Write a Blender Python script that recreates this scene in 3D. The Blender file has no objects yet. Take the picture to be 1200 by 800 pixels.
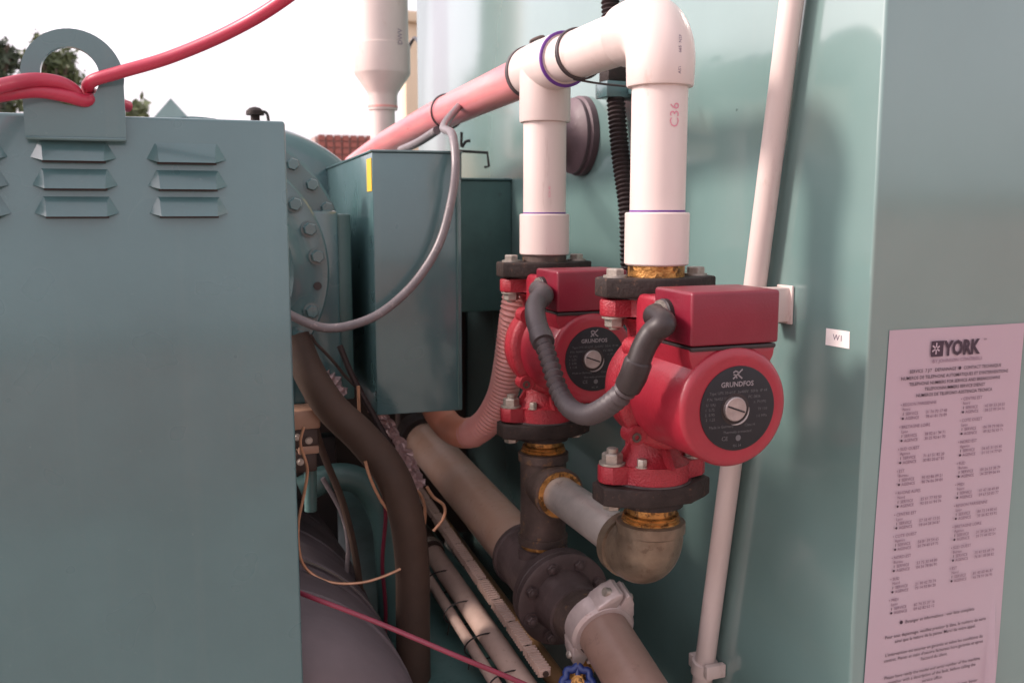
import bpy, bmesh, math, random
from math import sin, cos, pi, radians, sqrt, atan2
from mathutils import Vector, Matrix
random.seed(7)
SC = bpy.context.scene
COL = SC.collection
H = 1.55                      # camera height above the ground; shapes below are written with z = 0 at eye level
# ------------------------------------------------------------------ camera
YAW, PITCH, FPX = radians(20.3), radians(8.0), 1100.0
cam_d = bpy.data.cameras.new('camera')
cam_d.sensor_width = 36.0
cam_d.lens = FPX / 1200.0 * 36.0
cam_d.clip_start = 0.02
cam_d.clip_end = 2000
cam_d.dof.use_dof = True
cam_d.dof.focus_distance = 1.3
cam_d.dof.aperture_fstop = 7.0
cam = bpy.data.objects.new('camera', cam_d)
COL.objects.link(cam)
cam.location = (0, 0, H)
cam.rotation_euler = (pi / 2 - PITCH, 0, -YAW)
SC.camera = cam
# ------------------------------------------------------------------ light
SUN_AZ, SUN_EL = radians(-74), radians(32)      # azimuth clockwise from +Y
world = bpy.data.worlds.new('World')
SC.world = world
world.use_nodes = True
nt = world.node_tree
bg = nt.nodes['Background']
sky = nt.nodes.new('ShaderNodeTexSky')
sky.sky_type = 'NISHITA'
sky.sun_disc = False
sky.sun_elevation = SUN_EL
sky.sun_rotation = SUN_AZ
sky.air_density = 1.0
sky.dust_density = 5.0
sky.ozone_density = 1.0
hs = nt.nodes.new('ShaderNodeHueSaturation')
hs.inputs['Saturation'].default_value = 0.38
mx = nt.nodes.new('ShaderNodeMix'); mx.data_type = 'RGBA'; mx.blend_type = 'MULTIPLY'
mx.inputs[0].default_value = 1.0
mx.inputs[7].default_value = (1.0, 0.90, 0.97, 1)      # thin lilac overcast
nt.links.new(sky.outputs[0], hs.inputs['Color'])
nt.links.new(hs.outputs[0], mx.inputs[6])
veil = nt.nodes.new('ShaderNodeMix'); veil.data_type = 'RGBA'      # even high overcast over the clear sky
veil.inputs[0].default_value = 0.62
veil.inputs[7].default_value = (3.75, 3.45, 3.6, 1)
nt.links.new(mx.outputs[2], veil.inputs[6])
nt.links.new(veil.outputs[2], bg.inputs['Color'])
bg.inputs['Strength'].default_value = 0.15
sd = bpy.data.lights.new('sun', 'SUN')
sd.energy = 1.5
sd.angle = radians(9)
sd.color = (1.0, 0.86, 0.78)
sun = bpy.data.objects.new('sun', sd)
COL.objects.link(sun)
sdir = Vector((sin(SUN_AZ) * cos(SUN_EL), cos(SUN_AZ) * cos(SUN_EL), sin(SUN_EL)))
sun.rotation_euler = sdir.to_track_quat('Z', 'Y').to_euler()
sun.location = (0, 0, 8)
SC.view_settings.view_transform = 'Standard'
SC.view_settings.look = 'None'
SC.view_settings.gamma = 1
SC.view_settings.exposure = 1.4
try:
    SC.cycles.max_bounces = 8
except Exception:
    pass

# ------------------------------------------------------------------ view helper: a pixel of the 1200x800 picture on a plane of the place
FW = Vector((sin(YAW) * cos(PITCH), cos(YAW) * cos(PITCH), -sin(PITCH)))
RT = Vector((cos(YAW), -sin(YAW), 0))
UP = RT.cross(FW)
def P(px, py, X=None, Y=None, Z=None):
    r = FW + (px - 600) / FPX * RT + (400 - py) / FPX * UP
    t = X / r.x if X is not None else Y / r.y if Y is not None else Z / r.z
    return r * t

# ------------------------------------------------------------------ materials
def mat(name, col, rough=0.5, metal=0.0, var=0.12, scale=6.0, bump=0.0, bscale=60.0, col2=None, spots=0.0, sscale=25.0,
        spotcol=(0.1, 0.08, 0.07), spec=0.5, coat=0.0, stretch=None, rvar=0.1, wear=0.0, thr=0.6, trans=0.0):
    m = bpy.data.materials.new(name)
    m.use_nodes = True
    n, l = m.node_tree.nodes, m.node_tree.links
    b = n['Principled BSDF']
    b.inputs['Metallic'].default_value = metal
    b.inputs['Specular IOR Level'].default_value = spec
    b.inputs['Coat Weight'].default_value = coat
    b.inputs['Coat Roughness'].default_value = 0.12
    if trans:
        b.inputs['Subsurface Weight'].default_value = trans
        b.inputs['Subsurface Scale'].default_value = 0.006
    tc = n.new('ShaderNodeTexCoord')
    mp = n.new('ShaderNodeMapping')
    l.new(tc.outputs['Object'], mp.inputs['Vector'])
    if stretch: mp.inputs['Scale'].default_value = stretch
    nz = n.new('ShaderNodeTexNoise'); nz.inputs['Scale'].default_value = scale
    nz.inputs['Detail'].default_value = 6; nz.inputs['Roughness'].default_value = 0.6
    l.new(mp.outputs[0], nz.inputs['Vector'])
    ramp = n.new('ShaderNodeValToRGB')
    ramp.color_ramp.elements[0].position = 0.3; ramp.color_ramp.elements[1].position = 0.7
    c2 = col2 or tuple(min(1, c * (1 + var)) for c in col)
    c1 = tuple(c * (1 - var) for c in col) if col2 is None else col
    ramp.color_ramp.elements[0].color = (*c1, 1); ramp.color_ramp.elements[1].color = (*c2, 1)
    l.new(nz.outputs['Fac'], ramp.inputs['Fac'])
    out = ramp.outputs['Color']
    if spots:
        s = n.new('ShaderNodeTexNoise'); s.inputs['Scale'].default_value = sscale
        s.inputs['Detail'].default_value = 8; s.inputs['Roughness'].default_value = 0.7
        l.new(mp.outputs[0], s.inputs['Vector'])
        mr = n.new('ShaderNodeMapRange')
        mr.inputs['From Min'].default_value = thr; mr.inputs['From Max'].default_value = thr + 0.06
        mr.inputs['To Max'].default_value = spots
        l.new(s.outputs['Fac'], mr.inputs['Value'])
        mm = n.new('ShaderNodeMix'); mm.data_type = 'RGBA'
        l.new(mr.outputs[0], mm.inputs[0]); l.new(out, mm.inputs[6])
        mm.inputs[7].default_value = (*spotcol, 1)
        out = mm.outputs[2]
    if wear:      # hairline scratches and faint vertical run marks in the paint
        w1 = n.new('ShaderNodeTexNoise'); w1.inputs['Scale'].default_value = 5.3; w1.inputs['Detail'].default_value = 1; w1.inputs['Distortion'].default_value = 0.0
        l.new(mp.outputs[0], w1.inputs['Vector'])
        sb = n.new('ShaderNodeMath'); sb.operation = 'SUBTRACT'; sb.inputs[1].default_value = 0.5; l.new(w1.outputs['Fac'], sb.inputs[0])
        ab = n.new('ShaderNodeMath'); ab.operation = 'ABSOLUTE'; l.new(sb.outputs[0], ab.inputs[0])
        lt_ = n.new('ShaderNodeMath'); lt_.operation = 'LESS_THAN'; lt_.inputs[1].default_value = 0.0008; l.new(ab.outputs[0], lt_.inputs[0])
        w2 = n.new('ShaderNodeTexNoise'); w2.inputs['Scale'].default_value = 11; l.new(mp.outputs[0], w2.inputs['Vector'])
        g2 = n.new('ShaderNodeMapRange'); g2.inputs['From Min'].default_value = 0.58; g2.inputs['From Max'].default_value = 0.66; g2.inputs['To Max'].default_value = wear * 0.06
        l.new(w2.outputs['Fac'], g2.inputs['Value'])
        mu = n.new('ShaderNodeMath'); mu.operation = 'MULTIPLY'; l.new(lt_.outputs[0], mu.inputs[0]); l.new(g2.outputs[0], mu.inputs[1])
        m3 = n.new('ShaderNodeMix'); m3.data_type = 'RGBA'; l.new(mu.outputs[0], m3.inputs[0]); l.new(out, m3.inputs[6]); m3.inputs[7].default_value = (0.32, 0.38, 0.37, 1)
        mp2 = n.new('ShaderNodeMapping'); mp2.inputs['Scale'].default_value = (38, 38, 1.6); l.new(tc.outputs['Object'], mp2.inputs['Vector'])
        w3 = n.new('ShaderNodeTexNoise'); w3.inputs['Scale'].default_value = 1.0; w3.inputs['Detail'].default_value = 4; l.new(mp2.outputs[0], w3.inputs['Vector'])
        g3 = n.new('ShaderNodeMapRange'); g3.inputs['From Min'].default_value = 0.55; g3.inputs['From Max'].default_value = 0.78; g3.inputs['To Max'].default_value = wear * 0.10
        l.new(w3.outputs['Fac'], g3.inputs['Value'])
        m4 = n.new('ShaderNodeMix'); m4.data_type = 'RGBA'; l.new(g3.outputs[0], m4.inputs[0]); l.new(m3.outputs[2], m4.inputs[6]); m4.inputs[7].default_value = (0.25, 0.24, 0.21, 1)
        out = m4.outputs[2]
    l.new(out, b.inputs['Base Color'])
    rr = n.new('ShaderNodeMapRange')
    rr.inputs['To Min'].default_value = max(0.03, rough - rvar); rr.inputs['To Max'].default_value = min(1, rough + rvar)
    rn = n.new('ShaderNodeTexNoise'); rn.inputs['Scale'].default_value = scale * 3
    l.new(mp.outputs[0], rn.inputs['Vector'])
    l.new(rn.outputs['Fac'], rr.inputs['Value']); l.new(rr.outputs[0], b.inputs['Roughness'])
    if bump:
        bn = n.new('ShaderNodeTexNoise'); bn.inputs['Scale'].default_value = bscale; bn.inputs['Detail'].default_value = 5
        l.new(mp.outputs[0], bn.inputs['Vector'])
        bp = n.new('ShaderNodeBump'); bp.inputs['Strength'].default_value = bump; bp.inputs['Distance'].default_value = 0.003
        l.new(bn.outputs['Fac'], bp.inputs['Height']); l.new(bp.outputs[0], b.inputs['Normal'])
    return m

GREEN = mat('teal_paint', (0.068, 0.138, 0.143), 0.30, var=0.10, scale=4, bump=0.06, bscale=160, spots=0.45, sscale=90, spotcol=(0.16, 0.22, 0.22), thr=0.65, coat=0.8, wear=0.5)
GREEN_D = mat('dark_teal_paint', (0.062, 0.13, 0.122), 0.42, var=0.2, scale=8, bump=0.1, bscale=120, spots=0.5, sscale=40, spotcol=(0.04, 0.05, 0.045), thr=0.62)
WALL = mat('sage_cabinet_paint', (0.145, 0.235, 0.222), 0.13, var=0.06, scale=3, bump=0.05, bscale=9, spots=0.3, sscale=60, spotcol=(0.3, 0.34, 0.31), thr=0.74, rvar=0.04, coat=0.8, spec=0.8, wear=0.35)
PVC = mat('white_pvc', (0.63, 0.52, 0.485), 0.35, var=0.08, scale=7, bump=0.05, bscale=80, spots=0.5, sscale=22, spotcol=(0.50, 0.37, 0.32), thr=0.60, coat=0.1, stretch=(1, 1, 0.35))
PVC_S = mat('streaked_white_pvc', (0.61, 0.50, 0.465), 0.4, var=0.05, scale=9, bump=0.04, spots=0.7, sscale=26, spotcol=(0.5, 0.38, 0.34), thr=0.60, stretch=(1, 1, 0.12))
PRIMER = mat('purple_primer', (0.12, 0.03, 0.24), 0.5)
PINKPIPE = mat('red_tinted_pipe', (0.58, 0.12, 0.15), 0.32, col2=(0.72, 0.30, 0.29), scale=22, trans=0.15, stretch=(1, 0.12, 1))
PEN = mat('red_marker_ink', (0.66, 0.26, 0.32), 0.6)
PENDK = mat('black_print_ink', (0.12, 0.08, 0.14), 0.6)
RED = mat('red_enamel', (0.27, 0.014, 0.028), 0.38, var=0.12, scale=14, bump=0.12, bscale=220, coat=0.15, spots=0.4, sscale=40, spotcol=(0.36, 0.05, 0.05), thr=0.68)
RED_CAST = mat('red_enamel_on_cast_iron', (0.29, 0.015, 0.026), 0.45, var=0.2, scale=18, bump=0.55, bscale=330, spots=0.6, sscale=55, spotcol=(0.22, 0.05, 0.045), thr=0.64)
RED_BOX = mat('dark_red_box_plastic', (0.17, 0.008, 0.022), 0.38, var=0.1, scale=12, bump=0.08, bscale=300)
BLACKP = mat('black_plate', (0.014, 0.014, 0.017), 0.45, var=0.2, scale=10, spec=0.3)
PLATETXT = mat('plate_print', (0.22, 0.19, 0.20), 0.5)
PLATETXT2 = mat('faint_plate_print', (0.09, 0.085, 0.09), 0.5)
STEEL = mat('bright_screw_steel', (0.36, 0.31, 0.30), 0.42, metal=0.75, var=0.2, scale=60, bump=0.1)
ZINC = mat('zinc_bolt', (0.36, 0.32, 0.28), 0.45, metal=0.6, var=0.35, scale=80, bump=0.2, spots=0.5, sscale=120, spotcol=(0.20, 0.10, 0.05))
IRON = mat('black_cast_iron', (0.024, 0.016, 0.014), 0.65, spec=0.3, var=0.4, scale=30, bump=0.4, bscale=200, spots=0.6, sscale=90, spotcol=(0.13, 0.07, 0.045), thr=0.6)
BROWNIRON = mat('weathered_iron_fitting', (0.080, 0.055, 0.047), 0.55, metal=0.25, var=0.35, scale=25, bump=0.35, bscale=90, spots=0.6, sscale=60, spotcol=(0.24, 0.13, 0.06), thr=0.58)
BRASS = mat('brass', (0.46, 0.23, 0.07), 0.38, metal=0.75, var=0.4, scale=60, bump=0.7, bscale=140, spots=0.85, sscale=70, thr=0.52, spotcol=(0.09, 0.045, 0.02))
GALV = mat('galvanised_pipe', (0.46, 0.41, 0.38), 0.35, metal=0.45, var=0.2, scale=20, bump=0.1, spots=0.6, sscale=18, spotcol=(0.17, 0.11, 0.07), thr=0.58)
ELBOW = mat('dirty_malleable_iron', (0.17, 0.125, 0.088), 0.38, metal=0.5, var=0.35, scale=28, bump=0.4, bscale=60, spots=0.6, sscale=50, spotcol=(0.09, 0.055, 0.035), thr=0.56)
MAINP = mat('tan_brown_pipe_paint', (0.48, 0.29, 0.20), 0.42, col2=(0.54, 0.38, 0.31), scale=9, bump=0.15, bscale=70, spots=0.4, sscale=70, spotcol=(0.22, 0.13, 0.08), thr=0.6)
NEARP = mat('brown_pipe_paint', (0.18, 0.11, 0.085), 0.42, col2=(0.26, 0.17, 0.14), scale=9, bump=0.2, bscale=60, spots=0.4, sscale=40, spotcol=(0.10, 0.06, 0.05), thr=0.6)
DARKFL = mat('dark_grey_flange_paint', (0.075, 0.052, 0.050), 0.5, spec=0.35, var=0.3, scale=20, bump=0.3, bscale=100, spots=0.3, sscale=60, spotcol=(0.14, 0.1, 0.1))
CLAMPW = mat('pale_metal_casting', (0.44, 0.36, 0.345), 0.40, metal=0.3, var=0.12, scale=25, bump=0.35, bscale=70, spots=0.5, sscale=45, spotcol=(0.28, 0.19, 0.16), thr=0.6)
CONDB = mat('black_conduit_rubber', (0.022, 0.015, 0.015), 0.45, var=0.25, scale=20, bump=0.1, spec=0.4)
CONDG = mat('grey_conduit', (0.055, 0.042, 0.044), 0.5, var=0.15, scale=20)
GREYC = mat('grey_cable', (0.17, 0.145, 0.15), 0.4, var=0.15, scale=30, spots=0.4, sscale=90, spotcol=(0.42, 0.35, 0.33), thr=0.58)
PINKC = mat('red_cord_rubber', (0.42, 0.03, 0.065), 0.4, var=0.12, scale=25, spots=0.4, sscale=60, spotcol=(0.4, 0.04, 0.12), thr=0.6)
MAROON = mat('maroon_cord', (0.17, 0.015, 0.035), 0.45, var=0.15, scale=20)
HOSE = mat('dusty_pink_hose', (0.66, 0.27, 0.24), 0.45, col2=(0.72, 0.36, 0.32), scale=10, trans=0.1)
ORANGE = mat('orange_hose_cuff', (0.74, 0.30, 0.20), 0.45, var=0.1, scale=10)
BROWNH = mat('dark_brown_insulation', (0.050, 0.028, 0.018), 0.75, var=0.25, scale=9, bump=0.3, bscale=40)
GREYINS = mat('grey_wrap', (0.11, 0.09, 0.098), 0.65, var=0.2, scale=5, bump=0.6, bscale=12, stretch=(1, 3, 1))
TAN = mat('tan_conduit', (0.42, 0.30, 0.25), 0.5, var=0.15, scale=12, bump=0.1, spots=0.4, sscale=60, spotcol=(0.2, 0.12, 0.09))
OCHRE = mat('ochre_pipe', (0.22, 0.12, 0.055), 0.5, var=0.2, scale=10)
COPPER = mat('copper_wire', (0.52, 0.28, 0.17), 0.35, metal=0.5, var=0.2, scale=40)
TANBOX = mat('tan_sensor_plastic', (0.36, 0.21, 0.14), 0.5, var=0.1)
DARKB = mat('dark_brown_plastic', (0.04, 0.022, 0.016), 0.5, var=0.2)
FOIL = mat('pinkish_foil', (0.46, 0.33, 0.33), 0.4, metal=0.3, var=0.2, scale=40, bump=0.6, bscale=60)
BLUE = mat('blue_handwheel', (0.012, 0.03, 0.14), 0.35, var=0.15, scale=30)
PAPER = mat('pink_laminated_sheet', (0.41, 0.30, 0.345), 0.22, col2=(0.41, 0.33, 0.375), scale=3, bump=0.12, bscale=7, coat=0.4)
INK = mat('sign_ink', (0.035, 0.015, 0.03), 0.5)
INK2 = mat('faded_sign_ink', (0.15, 0.075, 0.12), 0.5)
LABELW = mat('white_label', (0.86, 0.80, 0.78), 0.4, var=0.03)
YELLOW = mat('yellow_tag', (0.80, 0.50, 0.05), 0.45, var=0.1)
RUBBER = mat('aged_rubber_boot', (0.115, 0.075, 0.085), 0.55, var=0.2, scale=12, bump=0.3, bscale=40, spots=0.5, sscale=20, spotcol=(0.26, 0.2, 0.2), thr=0.6)
BRICK = mat('red_brick', (0.30, 0.10, 0.08), 0.8, var=0.15, scale=3)
MORTAR = mat('mortar', (0.38, 0.28, 0.26), 0.85, var=0.1)
STUCCO = mat('cream_stucco', (0.62, 0.50, 0.36), 0.85, var=0.06, scale=1.5, bump=0.2)
BARK = mat('bark', (0.09, 0.065, 0.05), 0.8, var=0.3, bump=0.4)
LEAF = mat('leaf', (0.05, 0.075, 0.025), 0.6, col2=(0.11, 0.13, 0.045), scale=4)
LEAFD = mat('dark_leaf', (0.025, 0.04, 0.02), 0.6, col2=(0.05, 0.07, 0.035), scale=4)
GROUND = mat('gravel_roof', (0.26, 0.23, 0.20), 0.9, col2=(0.38, 0.33, 0.29), scale=20, bump=0.8, bscale=80)
CONC = mat('concrete_pad', (0.42, 0.38, 0.34), 0.85, var=0.2, scale=3, bump=0.3, bscale=60)
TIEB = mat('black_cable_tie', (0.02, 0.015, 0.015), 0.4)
ROOFT = mat('teal_roof_metal', (0.20, 0.30, 0.30), 0.5)

# ------------------------------------------------------------------ mesh helpers
def frame(d, hint=None):
    d = Vector(d).normalized()
    a = Vector(hint) if hint else (Vector((0, 0, 1)) if abs(d.z) < 0.9 else Vector((1, 0, 0)))
    u = (a - a.dot(d) * d).normalized()
    return u, d.cross(u), d
def smooth(pts, n=8):
    pts = [Vector(p) for p in pts]
    q = [2 * pts[0] - pts[1]] + pts + [2 * pts[-1] - pts[-2]]
    out = []
    for i in range(1, len(q) - 2):
        p0, p1, p2, p3 = q[i - 1:i + 3]
        for k in range(n):
            t = k / n
            out.append(0.5 * ((2 * p1) + (-p0 + p2) * t + (2 * p0 - 5 * p1 + 4 * p2 - p3) * t * t + (-p0 + 3 * p1 - 3 * p2 + p3) * t ** 3))
    out.append(pts[-1].copy())
    return out
def resample(pts, step):
    L = [0]
    for a, b in zip(pts, pts[1:]): L.append(L[-1] + (b - a).length)
    n = max(2, int(L[-1] / step)); out = []; j = 0
    for i in range(n + 1):
        s = L[-1] * i / n
        while j < len(L) - 2 and L[j + 1] < s: j += 1
        t = (s - L[j]) / max(1e-9, L[j + 1] - L[j])
        out.append(pts[j].lerp(pts[j + 1], t))
    return out
class MB:
    def __init__(s): s.v = []; s.f = []
    def add(s, v, f):
        o = len(s.v); s.v += [Vector(p) for p in v]; s.f += [tuple(i + o for i in q) for q in f]
        return s
    def tube(s, path, r, seg=20, caps=True):
        path = [Vector(p) for p in path]; n = len(path)
        u = None; rings = []
        for i, p in enumerate(path):
            d = (path[min(i + 1, n - 1)] - path[max(i - 1, 0)])
            if d.length < 1e-9: d = Vector((0, 0, 1))
            d.normalize()
            if u is None: u = frame(d)[0]
            u = (u - u.dot(d) * d).normalized(); w = d.cross(u)
            ri = r[i] if isinstance(r, (list, tuple)) else r
            rings.append([p + ri * (cos(2 * pi * k / seg) * u + sin(2 * pi * k / seg) * w) for k in range(seg)])
        v = [q for R in rings for q in R]; f = []
        for i in range(n - 1):
            for k in range(seg):
                a, b = i * seg + k, i * seg + (k + 1) % seg
                f.append((a, b, b + seg, a + seg))
        if caps:
            f.append(tuple(range(seg))[::-1]); f.append(tuple((n - 1) * seg + k for k in range(seg)))
        return s.add(v, f)
    def ribbed(s, path, r, dr, pitch, seg=16):
        p = resample([Vector(q) for q in path], pitch / 4)
        rr = [r + (dr, 0, -dr, 0)[i % 4] for i in range(len(p))]
        return s.tube(p, rr, seg)
    def lathe(s, prof, o, d, seg=40, hint=None, sc=(1, 1), caps=True):   # prof: (distance along d, radius)
        o = Vector(o); u, w, d = frame(d, hint); v = []; f = []
        for t, r in prof:
            for k in range(seg):
                a = 2 * pi * k / seg
                v.append(o + t * d + r * (sc[0] * cos(a) * u + sc[1] * sin(a) * w))
        for i in range(len(prof) - 1):
            for k in range(seg):
                a, b = i * seg + k, i * seg + (k + 1) % seg
                f.append((a, b, b + seg, a + seg))
        if caps:
            f.append(tuple(range(seg))[::-1]); f.append(tuple((len(prof) - 1) * seg + k for k in range(seg)))
        return s.add(v, f)
    def ngon(s, o, d, r, h, n=6, ch=0.15, hint=None, rot=0.0):
        u, w, d = frame(d, hint); u, w = cos(rot) * u + sin(rot) * w, -sin(rot) * u + cos(rot) * w
        o = Vector(o); v = []; f = []
        for t, q in ((0, r), (h * (1 - ch), r), (h, r * 0.88)):
            for k in range(n):
                a = 2 * pi * k / n
                v.append(o + t * d + q * (cos(a) * u + sin(a) * w))
        for i in range(2):
            for k in range(n):
                a, b = i * n + k, i * n + (k + 1) % n
                f.append((a, b, b + n, a + n))
        f.append(tuple(range(n))[::-1]); f.append(tuple(2 * n + k for k in range(n)))
        return s.add(v, f)
    def box(s, a, b, bev=0.0, M=None, seg=2):
        bm = bmesh.new()
        bmesh.ops.create_cube(bm, size=1)
        a, b = Vector(a), Vector(b)
        for v in bm.verts: v.co = Vector(((a[i] + b[i]) / 2 + v.co[i] * abs(b[i] - a[i]) for i in range(3)))
        if bev: bmesh.ops.bevel(bm, geom=bm.edges[:], offset=bev, segments=seg, affect='EDGES', profile=0.5)
        if M: bm.transform(M)
        bm.verts.index_update()
        s.add([v.co.copy() for v in bm.verts], [tuple(v.index for v in f.verts) for f in bm.faces]); bm.free()
        return s
    def prism(s, out, o, u, w, d, bev=0.0):        # outline in (u, w), pushed along d
        o, u, w, d = Vector(o), Vector(u), Vector(w), Vector(d)
        bm = bmesh.new(); n = len(out)
        A = [bm.verts.new(o + x * u + y * w) for x, y in out]; B = [bm.verts.new(o + x * u + y * w + d) for x, y in out]
        bm.faces.new(A[::-1]); bm.faces.new(B)
        for i in range(n): bm.faces.new((A[i], A[(i + 1) % n], B[(i + 1) % n], B[i]))
        if bev:
            ed = [e for e in bm.edges if (e.verts[0] in A and e.verts[1] in A) or (e.verts[0] in B and e.verts[1] in B)]
            bmesh.ops.bevel(bm, geom=ed, offset=bev, segments=2, affect='EDGES', profile=0.5)
        bm.verts.index_update()
        s.add([v.co.copy() for v in bm.verts], [tuple(v.index for v in f.verts) for f in bm.faces]); bm.free()
        return s
    def build(s, name, m, parent=None, ang=35, kind=None, origin=None, T=None):
        bm = bmesh.new()
        off = Vector((0, 0, H)) if T is None else Vector((0, 0, 0))
        po = origin if origin is not None else (Vector(parent['_o']) if parent is not None and '_o' in parent else Vector((0, 0, 0)))
        vs = [bm.verts.new(p + off - po) for p in s.v]
        for q in s.f:
            try: bm.faces.new([vs[i] for i in q])
            except ValueError: pass
        bmesh.ops.recalc_face_normals(bm, faces=bm.faces[:])
        me = bpy.data.meshes.new(name); bm.to_mesh(me); bm.free()
        me.polygons.foreach_set('use_smooth', [True] * len(me.polygons))
        me.set_sharp_from_angle(angle=radians(ang))
        me.materials.append(m)
        ob = bpy.data.objects.new(name, me); COL.objects.link(ob)
        if parent is not None: ob.parent = parent
        else: ob.location = po
        ob['_o'] = list(po)
        if parent is not None and parent.type == 'MESH': ob.location = (0, 0, 0)
        if kind: ob['kind'] = kind
        return ob

def thing(name, label, cat, loc=(0, 0, 0), group=None):
    o = bpy.data.objects.new(name, None); COL.objects.link(o)
    o.location = Vector(loc) + Vector((0, 0, H)); o['_o'] = list(o.location)
    o.empty_display_size = 0.05
    o['label'] = label; o['category'] = cat
    if group: o['group'] = group
    return o
def tag(o, label, cat, group=None):
    o['label'] = label; o['category'] = cat
    if group: o['group'] = group
    return o
def single(mb, name, m, label, cat, group=None, ang=35):     # a thing that is one mesh, origin at its own centre bottom
    c = sum(mb.v, Vector()) / len(mb.v); zmin = min(v.z for v in mb.v)
    o = mb.build(name, m, None, ang, origin=Vector((c.x, c.y, zmin + H)))
    return tag(o, label, cat, group)
def lettering(mb, s, size, o, u=(1, 0, 0), w=(0, 0, 1), bold=0.0, sx=1.0, align='LEFT', shear=0.0):
    cu = bpy.data.curves.new('t', 'FONT'); cu.body = s; cu.size = size; cu.offset = bold; cu.align_x = align; cu.shear = shear
    cu.resolution_u = 2
    ob = bpy.data.objects.new('t', cu); COL.objects.link(ob)
    me = ob.to_mesh()
    o, u, w = Vector(o), Vector(u), Vector(w)
    mb.add([o + v.co.x * sx * u + v.co.y * w for v in me.vertices], [tuple(p.vertices) for p in me.polygons])
    ob.to_mesh_clear(); bpy.data.objects.remove(ob); bpy.data.curves.remove(cu)
def hexbolt(name, o, d, r, h, parent, m=None, washer=True, shank=0.0, rot=0.2):
    mb = MB(); d = Vector(d).normalized(); o = Vector(o)
    if washer: mb.lathe([(0, r * 1.28), (r * 0.22, r * 1.28)], o, d, 20)
    mb.ngon(o + d * (r * 0.22 if washer else 0), d, r, h, rot=rot)
    if shank: mb.lathe([(0, r * 0.55), (h + shank, r * 0.55), (h + shank + 0.001, r * 0.4)], o, d, 12)
    return mb.build(name, m or ZINC, parent)

# ================================================================== SETTING
g = MB().add([(-400, -400, -1.55), (400, -400, -1.55), (400, 400, -1.55), (-400, 400, -1.55)], [(0, 1, 2, 3)])
g.build('ground', GROUND, kind='structure')
MB().box((-1.6, 0.6, -1.546), (4.0, 5.0, -1.46), 0.01).build('concrete_pad', CONC, kind='structure')

# ---------------------------------------------------------------- the large cabinet
WX, WY0, WY1 = 0.85, 0.968, 3.24
cab = thing('electrical_cabinet', 'tall sage green steel cabinet carrying the notice sheet and the leaning white pipe', 'cabinet', (WX, WY0, -1.46))
MB().box((WX, WY0 + 0.0005, -1.459), (WX + 1.3, WY1, 1.6), 0.005, seg=3).build('cabinet_body', WALL, cab)
single(MB().lathe([(0, 0.0025), (0.001, 0.0025)], P(863, 128, X=WX) + Vector((0, 0, 0)), (-1, 0, 0), 12), 'rivet', WALL, 'tiny round rivet head high on the cabinet side, right of the white elbow', 'rivet')

# ---------------------------------------------------------------- phone list sheet
sg = thing('notice_sheet', 'pink laminated list of service telephone numbers on the cabinet front', 'sign', (1.0, WY0, -0.8))
nx, nz = 140, 60
v = []; f = []
for j in range(nz + 1):
    t = j / nz; z = -0.156 - 0.66 * t
    x0 = 0.8825 - 0.014 * t; x1 = 1.1172 - 0.006 * t
    for i in range(nx + 1):
        sx_ = i / nx
        x = x0 + (x1 - x0) * sx_
        dy = 0.0012 + 0.0004 * sin(z * 23 + x * 9) + 0.0004 * sin(x * 31 - z * 8)
        # a blister ridge in the laminate near the right lower edge
        rx = 0.925 + 0.02 * t
        k = max(0, (t - 0.60) / 0.4)
        dy += 0.0115 * min(1, k * 2.5) * math.exp(-((sx_ - rx + 0.0) / 0.0145) ** 2)
        v.append((x, WY0 - dy, z))
for j in range(nz):
    for i in range(nx):
        a = j * (nx + 1) + i
        f.append((a, a + 1, a + nx + 2, a + nx + 1))
MB().add(v, f).build('sheet', PAPER, sg, 80)
ty = WY0 - 0.0030
def T(mb, s, x, z, size, **k): lettering(mb, s, size, (x, ty, z), **k)
lg = MB()
T(lg, 'YORK', 0.9745, -0.1935, 0.0275, bold=0.0011, sx=0.82)
T(lg, 'TM', 1.0425, -0.1765, 0.004)
lg.build('sign_title', INK, sg)
lb = MB().box((0.9525, ty, -0.1945), (0.9725, ty + 0.0004, -0.1735)); lb.build('logo_block', INK, sg)
lw = MB()
c = Vector((0.9600, ty - 0.0004, -0.1835))
for a in range(6):
    d = Vector((cos(a * pi / 3 + 0.5), 0, sin(a * pi / 3 + 0.5))); n_ = Vector((-d.z, 0, d.x))
    L = 0.0078 if a not in (0, 5) else 0.0065
    lw.add([c + n_ * 0.0011, c - n_ * 0.0011, c + d * L - n_ * 0.0011, c + d * L + n_ * 0.0011], [(0, 1, 2, 3)])
lw.build('logo_star', PAPER, sg)
s2 = MB(); T(s2, 'BY JOHNSON CONTROLS', 0.9985, -0.2028, 0.0065, sx=1.15, align='CENTER'); s2.build('sign_subtitle', INK2, sg)
hd = MB()
for s, z, w_ in (('SERVICE  7 J/7   DEPANNAGE  \u25cf  CONTACT TECHNIQUE', -0.2145, 0.0068), ('NUMEROS DE TELEPHONE AUTOMATIQUES ET D\'INTERVENTIONS', -0.2232, 0.0068),
               ('TELEPHONE NUMBERS FOR SERVICE AND BREAKDOWNS', -0.2315, 0.0067), ('TELEFOONNUMMERS SERVICE DIENST', -0.2395, 0.0067), ('NUMEROS DE TELEFONO ASISTENCIA TECNICA', -0.2475, 0.0067)):
    T(hd, s, 0.9975, z, w_ * 0.92, align='CENTER', bold=0.00006)
hd.build('heading_lines', INK, sg)
el = MB(); eb = MB()
words = ['REGION PARISIENNE', 'NORD EST', 'RHONE ALPES', 'BRETAGNE LOIRE', 'SUD', 'CENTRE EST', 'SUD OUEST', 'MIDI', 'COTE OUEST', 'EST']
rnd = random.Random(3)
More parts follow.
